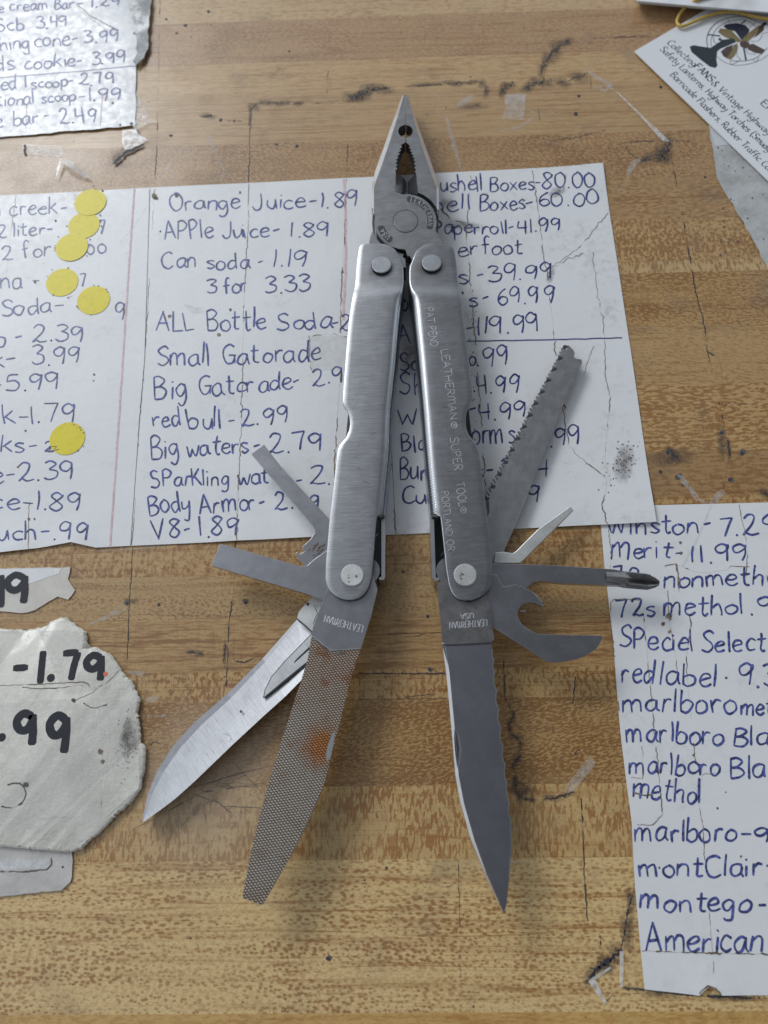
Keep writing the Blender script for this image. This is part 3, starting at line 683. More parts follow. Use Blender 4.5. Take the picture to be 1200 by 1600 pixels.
for pts, w in [([(737, 275), (728, 370), (732, 400), (738, 480), (741, 520), (745, 560), (747, 588), (750, 628), (756, 701), (758, 760)], 2.0),
               ([(832, 266), (840, 324), (849, 401), (855, 431), (864, 508), (869, 555)], 1.8), ([(880, 635), (884, 661), (890, 698), (917, 725), (945, 743), (948, 760), (941, 789), (948, 819)], 1.7),
               ([(950, 333), (908, 383), (885, 402), (864, 416)], 1.7), ([(912, 396), (888, 404), (864, 418), (858, 432)], 1.8), ([(926, 394), (934, 460), (943, 504), (945, 559), (946, 584), (954, 624), (946, 698), (948, 740)], 1.4),
               ([(928, 540), (915, 575), (910, 600)], 1.2), ([(690, 325), (705, 345), (740, 350)], 3), ([(864, 414), (857, 425), (856, 440)], 4), ([(880, 632), (883, 655)], 3.5), ([(884, 270), (880, 300), (876, 330)], 1)]:
    line(mb, pts, lambda u, v: z(u, v) + 8e-6, w, CRACK, .9, 4, .4)
for _ in range(95):
    t = random.gauss(0, 1); mb.blob(972 + 11 * t + random.gauss(0, 9), 722 - 8 * t + random.gauss(0, 17), random.uniform(.4, 1.7), lambda a, b: z(a, b) + 8e-6, random.choice((CRACK, GRIME2, GRIME2)), n=6)
for _ in range(60):
    mb.blob(random.gauss(738, 6), random.gauss(560, 60), random.uniform(.4, 1.4), lambda a, b: z(a, b) + 6e-6, CRACK, n=6)
for u, v, rx, ry in [(725, 352, 32, 14), (975, 725, 26, 32), (860, 430, 10, 14), (700, 318, 14, 14), (870, 300, 20, 10), (640, 560, 16, 60)]: mb.soft(u, v, rx, ry, lambda a, b: z(a, b) + 3e-6, STAIN)
finish_sheet(mb, 'price_sheet', 'white handwritten price list with a ruled ink line and dirt smudge under the saw')
# --- lower right sheet, tucked under the one above
mb, z = sheet([(934, 793), (1000, 790), (1290, 783), (1290, 1560), (1200, 1555), (1127, 1555), (1118, 1545), (1107, 1541), (1098, 1548), (1092, 1555), (1006, 1545), (1000, 1475), (992, 1384), (986, 1284), (971, 1160), (966, 1110), (957, 997), (950, 932), (944, 880), (939, 821)], .00008, .00010, 6, PAPER, .004, [((960, 1000), .0004, .006), ((985, 1280), .0005, .008), ((1006, 1545), .0006, .008), ((1110, 1550), .0006, .006)])
write(mb, z, [
    ('Winston', (946, 836), (1094, 833), 30), ('-', (1101, 828), (1117, 825), 22), ('7.29', (1120, 837), (1216, 832), 30), ('Merit', (952, 873), (1051, 869), 27), ('-', (1055, 873), (1070, 871), 22), ('11.99', (1078, 879), (1169, 876), 27),
    ('72s', (958, 916), (1020, 914), 30), ('nonmethol', (1036, 918), (1228, 913), 30), ('72s', (962, 965), (1026, 961), 28), ('methol', (1035, 963), (1163, 960), 31), ('.9', (1170, 958), (1212, 957), 24),
    ('SPeciel', (965, 1012), (1086, 1017), 32), ('Select', (1095, 1018), (1198, 1016), 32), ('red', (969, 1066), (1023, 1066), 33), ('label', (1029, 1070), (1126, 1072), 34), ('.', (1131, 1060), (1141, 1060), 24), ('9.3', (1153, 1073), (1216, 1072), 36),
    ('marlboro', (973, 1112), (1151, 1115), 34), ('met', (1157, 1117), (1210, 1117), 28), ('marlboro', (978, 1160), (1132, 1162), 33), ('Blac', (1145, 1164), (1226, 1166), 30), ('marlboro', (981, 1209), (1127, 1212), 32), ('Blac', (1139, 1213), (1220, 1215), 32),
    ('methol', (986, 1246), (1098, 1257), 36), ('marlboro', (992, 1313), (1152, 1316), 34), ('-9', (1155, 1314), (1206, 1314), 26), ('montClair', (997, 1368), (1192, 1370), 34), ('-', (1194, 1366), (1210, 1366), 30),
    ('montego', (1002, 1423), (1175, 1426), 33), ('-', (1178, 1428), (1196, 1427), 30), ('American', (1006, 1487), (1195, 1488), 43)], .00056)
for pts, w in [([(1005, 960), (1010, 1010), (1020, 1110), (1022, 1160)], 1.8), ([(1043, 922), (1045, 960), (1056, 1030), (1065, 1092)], 1.5), ([(1077, 960), (1080, 977), (1072, 1025), (1075, 1072), (1080, 1122)], 1.8),
               ([(1039, 885), (1055, 880), (1085, 894), (1105, 895), (1135, 890), (1142, 884), (1170, 886)], 1.7), ([(1056, 880), (1061, 905), (1061, 925)], 4), ([(1155, 787), (1165, 842), (1168, 865), (1166, 900)], 1.3),
               ([(954, 940), (960, 937), (1002, 937)], 1.8), ([(1026, 1169), (1032, 1241), (1035, 1272), (1021, 1289), (995, 1289)], 1.6), ([(1084, 1160), (1087, 1189), (1098, 1212), (1087, 1232), (1098, 1290), (1101, 1344)], 1.5),
               ([(986, 1215), (1005, 1216), (1003, 1166)], 1.2), ([(1003, 1486), (1100, 1489), (1200, 1491)], 2.6), ([(1093, 1554), (1099, 1546), (1107, 1540), (1118, 1545), (1127, 1554)], 2), ([(954, 940), (957, 997), (967, 1110)], 1.6),
               ([(1050, 960), (1048, 968)], 5), ([(990, 1240), (1010, 1243), (1018, 1240)], 3), ([(1108, 1420), (1116, 1520)], .8), ([(1098, 1210), (1150, 1203)], .9), ([(950, 822), (955, 860), (952, 890)], 1.2)]:
    line(mb, pts, lambda u, v: z(u, v) + 8e-6, w, CRACK, .6, 4, .35)
line(mb, [(1112, 788), (1093, 835), (1067, 885)], lambda u, v: z(u, v) + 4e-6, 4, FAINT, .4, 5)
for u, v, r in [(1036, 975, 4), (1046, 987, 3), (1064, 864, 3), (1063, 848, 3), (1121, 1263, 2), (1134, 1238, 1.5), (1158, 1338, 2.5), (1084, 1180, 2.5), (1062, 915, 4), (1045, 962, 5), (1030, 1356, 2)]: mb.blob(u, v, r, lambda a, b: z(a, b) + 8e-6, CRACK)
finish_sheet(mb, 'price_sheet', 'white handwritten cigarette price list at the right edge, tucked under another sheet')
# --- upper left sheet
PAPER_S = paper('shiny_taped_paper', (0.63, 0.63, 0.66), .35, .8, wr=.75)
mb, z = sheet(ragged([(-60, -60), (196, -60), (200, 0), (213, 45), (217, 93), (213, 103), (212, 197), (130, 204), (0, 215), (-60, 220)], .6, 12), .0004, .0006, 9, PAPER_S, .003)
write(mb, z, [
    ('e cream', (-4, 19), (76, 14), 16), ('Bar', (84, 15), (116, 13), 15), ('- 1.29', (120, 13), (188, 8), 15), ('Scb', (-6, 48), (38, 45), 19), ('3.49', (55, 45), (108, 40), 17), ('thing', (-12, 80), (48, 75), 22), ('cone', (52, 74), (112, 71), 22),
    ('-', (112, 70), (124, 68), 20), ('3.99', (131, 68), (188, 64), 18), ('ds', (-8, 113), (24, 110), 24), ('cookie', (36, 109), (120, 103), 20), ('-', (119, 102), (130, 101), 18), ('3.99', (141, 102), (200, 96), 19), ('ped', (-14, 141), (30, 139), 22),
    ('1', (37, 138), (44, 137), 18), ('scoop', (48, 138), (107, 134), 16), ('-', (106, 134), (117, 132), 16), ('2.79', (121, 134), (181, 130), 18), ('tional', (-4, 166), (55, 162), 19), ('scoop', (63, 161), (120, 157), 17), ('-1.99', (121, 159), (191, 156), 19),
    ('e', (-6, 199), (6, 198), 22), ('bar', (19, 196), (62, 193), 21), ('-', (66, 189), (79, 187), 18), ('2.49', (92, 193), (152, 189), 24)], .0006)
line(mb, [(-10, 122), (100, 113), (210, 103)], z, 2, INK, .3, 8)
line(mb, [(160, 145), (157, 196)], z, 1.6, PINK, .3, 6); line(mb, [(42, 165), (40, 212)], z, .9, CRACK, .3, 6, .5); line(mb, [(120, 5), (142, 25), (180, 45)], z, 1.6, GRIME2, .5, 4, .2); line(mb, [(112, 0), (130, 20), (170, 48)], z, 5, RESIDUE, .6, 4)
for u, v, r in [(210, 52, 2), (176, 161, 2), (205, 193, 3), (188, 195, 2)]: mb.blob(u, v, r, lambda a, b: z(a, b) + 8e-6, GRIME2)
finish_sheet(mb, 'price_sheet', 'shiny taped ice cream price list at the top left, its corner torn off')

# --- yellow dots on the left column
YEL = NT('yellow_sticker_paper'); _p = YEL.pos(); _n = YEL.noise(_p, .5, 4, .7)
YEL.set(Base_Color=YEL.mix(YEL.rng(_n, .45, .75), (0.80, 0.67, 0.012), (0.70, 0.56, 0.015)), Roughness=.45, Coat_Weight=.1, Coat_Roughness=.25); YEL = YEL.m
dots = [(141, 316, .00071, 'topmost yellow round sticker, overlapping the one below it beside the word creek'), (131, 352, .00060, 'yellow round sticker half covered by the sticker above and the sticker below'),
        (112, 386, .00069, 'yellow round sticker right after the handwritten words 2 for'), (97, 441, .00060, 'yellow round sticker up and left of the sticker on the soda price'),
        (146, 469, .00061, 'yellow round sticker covering the soda price, before a lone 9'), (105, 685, .00062, 'yellow round sticker far below the other five')]
for u, v, zz, lab in dots:
    d = MB(); c = P(u, v, zz); r = .00595 if v > 300 else .006
    n = 44; d.cyl(c, r * random.uniform(.985, 1.015), zz - .00008, zz, YEL, n, side=YEL)
    for _ in range(7):
        a = random.uniform(0, 6.28); q = r * random.uniform(.9, 1.0); pu = u + q * 5000 * math.cos(a) * .95; pv = v + q * 5000 * math.sin(a) * .85
        d.blob(pu, pv, random.uniform(.6, 1.6), zz + 8e-6, CRACK, n=6)
    if v == 685: line(d, [(75, 706), (80, 698), (88, 697), (84, 704), (92, 702)], zz + 1e-5, 1.2, GRIME2, .2, 3)
    tag(d.build('round_sticker'), lab, 'sticker', 'yellow round stickers on the price list')

# ================================================================ TORN CARDS ON THE LEFT
def torn_mat(name, col, col2, bumpd=.0008):
    k = NT(name); p = k.pos(); a = k.noise(p, .12, 5, .7); b = k.noise(p, .9, 5, .7)
    c = k.mix(k.rng(a, .35, .7), col, col2); c = k.mix(k.rng(b, .66, .78, 0, .45), c, (0.28, 0.25, 0.21))
    k.set(Base_Color=c, Roughness=.55, Coat_Weight=k.rng(a, .4, .6, .1, .8), Coat_Roughness=.16, Normal=k.bump(k.math('ADD', a, k.math('MULTIPLY', b, .35)), .6, bumpd)); return k.m
TORN = torn_mat('torn_card_layers', (0.76, 0.73, 0.66), (0.63, 0.60, 0.53)); TORN2 = torn_mat('old_tape_over_paper', (0.70, 0.665, 0.61), (0.60, 0.55, 0.50), .0004)
card_px = [(-60, 980), (0, 982), (40, 985), (65, 980), (90, 967), (102, 964), (110, 972), (133, 988), (134, 1003), (130, 1013), (150, 1011), (172, 1023), (190, 1050), (205, 1065), (217, 1092), (214, 1110), (217, 1140), (219, 1162), (226, 1169),
           (225, 1193), (219, 1231), (205, 1252), (184, 1271), (160, 1295), (125, 1327), (110, 1331), (0, 1322), (-60, 1318)]
ZC = .0019
mb = MB()
# rounded soft edge: stacked outlines shrinking towards the top
pp = [P(u, v, ZC) for u, v in ragged(card_px, .8, 3)]
if sum(a.x * b.y - b.x * a.y for a, b in zip(pp, pp[1:] + pp[:1])) < 0: pp.reverse()
def inset(pts, d):
    out = []; n = len(pts)
    for i in range(n):
        t = (pts[(i + 2) % n] - pts[i - 2]); t.z = 0; t.normalize()
        out.append(Vector((pts[i].x - t.y * d, pts[i].y + t.x * d, 0)))
    return out
lev = [(.0001, .0002), (-.0001, .0007), (.0001, .0009), (-.0001, .0014), (.0002, .0017), (.0005, .0019)]
rings = [[Vector((q.x, q.y, zz + (random.gauss(0, .00008) if zz < ZC else 0))) for q in inset(pp, dd)] for dd, zz in lev]
base = len(mb.v); n = len(pp)
for r in rings: mb.v += [tuple(q) for q in r]
for k in range(len(rings) - 1):
    for i in range(n):
        j = (i + 1) % n; mb.f.append((base + k * n + i, base + k * n + j, base + (k + 1) * n + j, base + (k + 1) * n + i)); mb.mi.append(mb.mat(TORN))
mb.f.append(tuple(range(base + (len(rings) - 1) * n, base + len(rings) * n))); mb.mi.append(mb.mat(TORN))
z = ZC + .00006
text(mb, '-', (14, 1062), (46, 1060), 38, z, .0021, MARKER, .1); text(mb, '1', (50, 1069), (77, 1067), 50, z, .0021, MARKER, .1); text(mb, '.', (72, 1060), (90, 1060), 36, z, .0020, MARKER, 0)
text(mb, '7', (96, 1065), (127, 1062), 44, z, .0021, MARKER, .1); text(mb, '9', (134, 1066), (168, 1062), 46, z, .0022, MARKER, .1); text(mb, 'n', (-34, 1066), (0, 1064), 48, z, .002, MARKER, .1)
text(mb, '.', (-4, 1153), (12, 1153), 40, z, .0020, MARKER, 0); text(mb, '9', (25, 1168), (62, 1165), 54, z, .0024, MARKER, .1); text(mb, '9', (74, 1178), (112, 1176), 58, z, .0025, MARKER, .1)
for pts, w, m in [([(0, 1071), (60, 1069), (130, 1066), (142, 1075), (165, 1068), (185, 1048)], 1.5, CRACK), ([(35, 1074), (75, 1076), (130, 1070)], 1.6, CRACK), ([(118, 1094), (140, 1084), (160, 1070)], 1.4, CRACK), ([(130, 1098), (145, 1106), (168, 1101)], 1.3, GRIME2),
                  ([(158, 1218), (158, 1250), (157, 1280)], 1.0, CRACK), ([(166, 1105), (172, 1140), (166, 1200)], 1.2, RESIDUE), ([(60, 1279), (110, 1277), (120, 1282)], 2.5, RESIDUE), ([(2, 1260), (20, 1262), (36, 1252), (40, 1236), (30, 1224), (12, 1226)], 2.2, GRIME2), ([(0, 1322), (60, 1326), (108, 1330)], 2.5, RESIDUE)]:
    line(mb, pts, z, w, m, .4, 5, .2, False, True)
mb.soft(203, 1160, 16, 42, z - 1e-5, STAIN); mb.soft(198, 1140, 12, 24, z - 5e-6, STAIN)
for _ in range(90): mb.blob(random.gauss(200, 9), random.gauss(1160, 22), random.uniform(.3, 1.3), z, random.choice((GRIME2, GRIME2, CRACK)), n=6)
for u, v, r, m in [(115, 1094, 4, CRACK), (157, 1175, 5, CRACK), (160, 1190, 4, CRACK), (40, 1226, 5, GRIME2)]: mb.blob(u, v, r, z, m)
for pts in ([(0, 1100), (100, 1092), (150, 1110), (160, 1290), (0, 1300)], [(60, 985), (120, 985), (150, 1020), (170, 1075), (100, 1085)], [(150, 1090), (205, 1095), (212, 1200), (165, 1260)]): mb.poly(pts, z - 3e-5, TAPE)
RED = plain('red_ink_spot', (0.75, 0.16, 0.10), .4); mb.blob(165, 1053, 3.6, z + 2e-5, RED, 4.5)
tag(mb.build('torn_price_card', smooth=40), 'thick torn grey card with bold black marker prices at the left edge', 'torn card')
# strip with 19
mb, z = sheet(ragged([(-60, 889), (0, 888), (110, 886), (106, 905), (117, 922), (106, 937), (90, 932), (55, 953), (35, 958), (0, 955), (-60, 957)], .5, 8), .0004, .00003, 12, TORN2, .003)
mb.poly([(-58, 890), (96, 888), (92, 896), (40, 914), (-58, 928)], lambda u, v: z(u, v) + 1e-5, PAPER)
text(mb, '1', (-10, 949), (16, 949), 46, lambda u, v: z(u, v) + 1.5e-4, .0021, MARKER, .1); text(mb, '9', (10, 943), (50, 941), 42, lambda u, v: z(u, v) + 1.5e-4, .0022, MARKER, .1)
tag(mb.build('torn_price_strip', solid=.0003), 'small torn white strip with a thick black 19 on it', 'torn strip')
# taped label below the card
mb, z = sheet(ragged([(-60, 1316), (60, 1322), (112, 1328), (113, 1352), (110, 1378), (96, 1391), (0, 1401), (-60, 1403)], .5, 8), .0005, .0002, 14, torn_mat('greyish_taped_label', (0.50, 0.47, 0.45), (0.60, 0.57, 0.55), .0005), .003)
line(mb, [(0, 1362), (40, 1362), (74, 1358), (80, 1352), (80, 1342)], z, 1.6, GRIME2, .5, 4, .2)
mb.poly([(-40, 1340), (78, 1342), (76, 1357), (-40, 1361)], lambda u, v: z(u, v) + 1e-5, TAPE_WHITE)
mb.blob(98, 1355, 2, lambda a, b: z(a, b) + 1e-5, GRIME_SHADE)
tag(mb.build('tape_label', solid=.0003), 'grey taped paper label sticking out below the thick torn card', 'label')

# ================================================================ BUSINESS CARD CORNER
GREY_L = torn_mat('torn_grey_label', (0.50, 0.50, 0.50), (0.36, 0.36, 0.35), .0006)
mb, z = sheet(ragged([(1104, 185), (1114, 232), (1120, 277), (1135, 305), (1163, 350), (1205, 430), (1270, 540), (1290, 300), (1230, 180)], .8, 8), .0002, .0003, 21, GREY_L, .004)
for _ in range(60): mb.blob(random.uniform(1120, 1200), random.uniform(230, 400), random.uniform(.4, 1.6), lambda a, b: z(a, b) + 1e-5, random.choice((GRIME2, GRIME_SHADE)), n=6)
mb.poly([(1105, 187), (1150, 225), (1118, 228)], lambda u, v: z(u, v) + 2e-5, PAPER_S)
tag(mb.build('torn_label', solid=.00015), 'torn grey speckled paper partly under the printed card', 'torn label')

CARD = paper('smooth_card_stock', (0.76, 0.765, 0.79), .04, .15); TEAL = plain('printed_dark_teal', (0.018, 0.030, 0.038), .45); BRASS = plain('printed_brass', (0.22, 0.165, 0.075), .45); BRASS2 = plain('printed_dark_brass', (0.075, 0.050, 0.038), .45); NAVY = plain('printed_dark_blue', (0.020, 0.022, 0.045), .45)
ZB = .0012
mb = MB(); mb.prism([(991, 80), (1166, -22), (1425, 222), (1252, 332)], ZB - .0004, ZB, CARD)
z = ZB + .00003
text(mb, 'Collecting ', (1041, 67), (1087, 108), 10.5, z, .00042, PRINT, 0, .22, 0, .6); text(mb, 'FANS', (1083, 104), (1110, 129), 11, z, .00056, PRINT, 0, .22, 0, .6)
text(mb, '& Vintage Highway Collectibles', (1110, 130), (1256, 263), 10.5, z, .00042, PRINT, 0, .22, 0, .6)
text(mb, 'Safety Lanterns, Highway Torches (Smudge Pots', (1030, 77), (1226, 262), 10.5, z, .00042, PRINT, 0, .22, 0, .6)
text(mb, 'Barricade Flashers, Rubber Traffic Cones', (1046, 117), (1212, 279), 10.5, z, .00042, PRINT, 0, .22, 0, .6)
text(mb, 'Email', (1187, 161), (1222, 193), 11, z, .00048, PRINT, 0, .1, 0, .6)
def fz(pts): return [(1060 + a / 8.571, b / 8.571) for a, b in pts]
for k, (pts, m) in enumerate([([(530, 430), (560, 380), (700, 395), (840, 540), (800, 570), (620, 495)], BRASS), ([(600, 350), (640, 325), (780, 308), (900, 340), (955, 400), (905, 510), (850, 545), (760, 420), (640, 385)], NAVY),
        ([(430, 640), (600, 530), (745, 515), (770, 565), (560, 655), (505, 700)], TEAL), ([(150, 625), (200, 605), (420, 640), (520, 680), (508, 800), (522, 880), (490, 910), (420, 890), (300, 800), (180, 700)], TEAL),
        ([(820, 560), (950, 430), (1070, 345), (1120, 335), (1060, 440), (930, 560), (870, 590)], BRASS), ([(1060, 440), (1080, 345), (1150, 320), (1145, 400), (1070, 470), (1000, 510)], BRASS2),
        ([(930, 600), (1000, 585), (1165, 670), (1120, 722), (1020, 705), (930, 660)], BRASS2), ([(740, 600), (790, 580), (800, 640), (760, 740), (700, 800), (650, 780), (720, 660)], BRASS), ([(730, 600), (720, 660), (650, 780), (600, 750), (568, 690), (640, 630)], BRASS2),
        ([(820, 570), (880, 545), (950, 570), (950, 630), (890, 650), (830, 620)], BRASS2), ([(1110, 330), (1150, 295), (1190, 310), (1160, 345)], NAVY)]):
    mb.poly(fz(pts), z + k * 4e-6, m)
for pts, w in [([(395, 640), (380, 540), (400, 440), (480, 330), (600, 260), (760, 222), (900, 225), (1050, 290), (1200, 330)], 1.3), ([(510, 750), (600, 820), (710, 865), (850, 870), (1000, 840), (1120, 790), (1260, 690)], .7),
               ([(440, 620), (440, 520), (500, 400), (600, 320), (760, 270), (880, 265), (1000, 320), (1040, 380)], .8), ([(700, 810), (860, 815), (1000, 790), (1100, 730), (1190, 640)], .9), ([(390, 460), (560, 480)], 2.6), ([(875, 640), (905, 805)], 3), ([(905, 270), (840, 320)], 2.5),
               ([(780, 660), (790, 750), (830, 800), (710, 860), (695, 810)], .7), ([(960, 550), (1060, 550), (1110, 500), (1130, 450), (1200, 430)], .7), ([(910, 640), (930, 710), (1040, 725)], .7), ([(1000, 790), (1040, 830), (1080, 770)], .7),
               ([(470, 490), (480, 560), (540, 580), (590, 520)], 1), ([(660, 250), (700, 310)], .8), ([(1040, 290), (940, 380)], .8)]:
    line(mb, fz(pts), z + 6e-5, w, NAVY, 0, 2, 0, False, True)
mb.blob(1060 + 553 / 8.571, 525 / 8.571, 2.4, z + 7e-5, NAVY)
tag(mb.build('business_card'), 'white printed card with an old brass desk fan picture at the top right', 'business card')

# paper stack at the very top right with a rubber band round it
SHEETS = NT('stacked_paper'); _p = SHEETS.pos(); _n = SHEETS.noise(SHEETS.map(_p, (.05, .05, 9)), 1, 2); SHEETS.set(Base_Color=SHEETS.mix(SHEETS.rng(_n, .35, .65), (0.55, 0.54, 0.55), (0.80, 0.80, 0.82)), Roughness=.6); SHEETS = SHEETS.m
mb = MB()
for i in range(9):
    j = random.uniform(-.8, .8); zz = .0014 + i * .00045
    mb.prism([(995 + j, -50), (996 + j, 4 + j * .5 - i * .35), (1100, 13 + j * .6 - i * .35), (1200, 21 + j * .5 - i * .3), (1330, 32), (1330, -60)], zz, zz + .00042, SHEETS)
tag(mb.build('paper_stack'), 'stack of white paper slips at the top edge, bound with a rubber band', 'paper stack')
RUB = plain('rubber', (0.60, 0.40, 0.085), .45)
def tube(mb, pts, r, m, n=8, flat=1.0):
    p = [Vector(q) for q in pts]; i = len(mb.v); mi = mb.mat(m)
    for a in range(len(p)):
        t = (p[min(a + 1, len(p) - 1)] - p[max(a - 1, 0)]).normalized()
        s = t.cross(Vector((0, 0, 1))).normalized(); u = s.cross(t)
        for k in range(n):
            an = 6.2832 * k / n; mb.v.append(tuple(p[a] + s * math.cos(an) * r + u * math.sin(an) * r * flat))
    for a in range(len(p) - 1):
        for k in range(n):
            j = (k + 1) % n; mb.f.append((i + a * n + k, i + a * n + j, i + (a + 1) * n + j, i + (a + 1) * n + k)); mb.mi.append(mi)
mb = MB()
rb = smoothline([(1130, -12), (1088, 0), (1070, 12), (1060, 26), (1058, 36), (1066, 41), (1084, 34), (1105, 25), (1130, 19), (1150, 19), (1175, 25), (1200, 30), (1240, 38)], 6)
zs = np.interp([p[0] + (0 if i < len(rb) * .35 else 1000) for i, p in enumerate(rb)], [1058, 1075, 1088, 1130, 2058, 2105, 2150, 2240], [.0020, .0040, .0061, .0062, .0022, .0026, .0028, .0028])
tube(mb, [P(u, v, zz) for (u, v), zz in zip(rb, zs)], .00062, RUB, 8, 1.0)
tag(mb.build('rubber_band', smooth=60), 'yellow rubber band looped over the paper stack and printed card', 'rubber band')

# ================================================================ CLEAR TAPE SCRAPS
def scrap(px, z0, m, label, amp=.0003, seed=1, lift=None, extra=None):
    mb, zf = sheet(px, z0, amp, seed, m, .0015)
    if extra: extra(mb, zf)
    if lift:
        (cu, cv), h, r = lift; c = P(cu, cv)
        mb.v = [(x, y_, zz + h * math.exp(-((x - c.x) ** 2 + (y_ - c.y) ** 2) / (r * r))) for x, y_, zz in mb.v]
    return tag(mb.build('tape_scrap'), label, 'tape', 'clear tape scraps on the counter')
scrap([(35, 228), (38, 226), (98, 228), (100, 240), (96, 246), (38, 241)], .0001, TAPE, 'short clear tape piece lying below the ice cream price list', .0006, 31, None,
      lambda mb, zf: line(mb, [(38, 226), (39, 242)], zf, 4, GRIME_SHADE, .6, 2))
scrap([(96, 250), (102, 252), (120, 262), (138, 275), (142, 280), (132, 278), (112, 268), (98, 258), (92, 272), (88, 283), (90, 268)], .0006, TAPE_WHITE, 'white curled tape sliver standing off the counter above the sticker list', .0012, 32, ((120, 264), .0020, .004))
scrap([(213, 140), (224, 165), (234, 186), (248, 192), (232, 194), (214, 205), (208, 200), (212, 180)], .0003, TAPE, 'loose pointed tape flap hanging off the ice cream list edge', .0008, 33)
scrap([(192, 205), (212, 203), (218, 212), (232, 220), (214, 232), (196, 236), (191, 222)], .0002, TAPE_WHITE, 'crumpled dirty tape shred below the ice cream list corner', .001, 34, None, lambda mb, zf: line(mb, [(178, 256), (196, 238), (224, 226)], zf, 5, GRIME_SHADE, 1, 3))
scrap([(788, 148), (822, 146), (821, 170), (818, 188), (785, 186), (789, 168)], .0001, TAPE, 'square clear tape piece with a milky top on the wood', .0003, 35, None, lambda mb, zf: mb.poly([(790, 149), (820, 147), (820, 160), (790, 164)], lambda u, v: zf(u, v) + 1e-5, RESIDUE))
scrap([(960, 142), (966, 146), (1010, 188), (1022, 198), (1040, 216), (1046, 222), (1036, 222), (1020, 205), (1005, 188)], .0001, TAPE_WHITE, 'thin folded tape line pointing at the black grime corner', .0004, 36)
scrap([(886, 1225), (922, 1180), (930, 1192), (926, 1200), (896, 1236), (884, 1240)], .0001, TAPE, 'greyish tape strip on the wood beside the serrated blade', .0003, 37)
scrap([(919, 1533), (925, 1527), (953, 1510), (955, 1513), (930, 1530), (948, 1566), (944, 1568), (930, 1550)], .0002, TAPE_WHITE, 'bent tape edge in the grime by the lower corner of the cigarette list', .0005, 38)
scrap([(968, 1486), (974, 1485), (974, 1512), (973, 1542), (968, 1542), (968, 1515)], .0003, TAPE_WHITE, 'short upright tape sliver touching the cigarette list corner', .0005, 39)
CRUMP = torn_mat('dirty_crumpled_tape', (0.30, 0.30, 0.31), (0.55, 0.55, 0.57), .0012)
scrap(ragged([(196, -30), (236, -30), (238, 5), (232, 48), (232, 78), (226, 92), (214, 104), (208, 98), (216, 84), (214, 60), (210, 36), (202, 14)], 1.0, 6), .0011, CRUMP, 'dark crumpled tape bunched at the torn corner of the ice cream list', .0016, 40)

# ================================================================ THE MULTI TOOL
tool = empty('multi_tool', P(640, 700, 0), 'open steel multi tool with pliers on top and all its blades fanned out', 'multi tool')
PL_AX = math.radians(0)
HB = metal('brushed_steel_handle', (0.39, 0.39, 0.41), .33, math.radians(2), .13, blot=.03)
HR = metal('shaded_steel_handle', (0.31, 0.31, 0.325), .33, math.radians(4), .10, blot=.05)  # darker base paints this handle's dimmer reflections into its colour
EDGE = metal('polished_edge_steel', (0.56, 0.56, 0.58), .30, blot=.05)
STEEL = metal('satin_steel', (0.36, 0.355, 0.38), .32, None, dirt=.15, blot=.07)
STEEL_D = metal('stained_steel', (0.31, 0.30, 0.30), .36, None, dirt=.65, blot=.15)
JAW = metal('ground_jaw_steel', (0.27, 0.27, 0.28), .36, math.radians(12), .12, dirt=.1)
CHAM = metal('highlit_chamfer_steel', (0.78, 0.78, 0.80), .30, blot=.05)  # base colour raised to paint the chamfers' bright highlight
RIM = metal('worn_rim_steel', (0.36, 0.36, 0.38), .44, blot=.05)
DARK = metal('dark_shaded_steel', (0.10, 0.10, 0.105), .5, None)  # steel darkened in colour to paint shade in gaps, gullets and nicks
RIV = metal('worn_rivet_steel', (0.60, 0.61, 0.64), .32, None, dirt=.3)
RIVB = metal('scuffed_rivet_steel', (0.66, 0.66, 0.65), .50, None, dirt=.5)
def knurl_mat(name, rot, col):
    k = NT(name); w = k.n('ShaderNodeTexWave', wave_type='BANDS', bands_direction='Y'); k.put(w.inputs['Vector'], k.map(k.pos(), (1, 1, 0), rot=rot))
    w.inputs['Scale'].default_value = .36; w.inputs['Distortion'].default_value = 0
    k.set(Base_Color=k.mix(w.outputs[1], tuple(c * .72 for c in col), col), Metallic=1.0, Roughness=.27, Normal=k.bump(w.outputs[1], .5, .00012)); return k.m
KN_L = knurl_mat('ribbed_spine_steel', math.radians(4), (0.55, 0.60, 0.70)); KN_R = knurl_mat('ribbed_spine_grey_steel', math.radians(-4), (0.60, 0.61, 0.62))

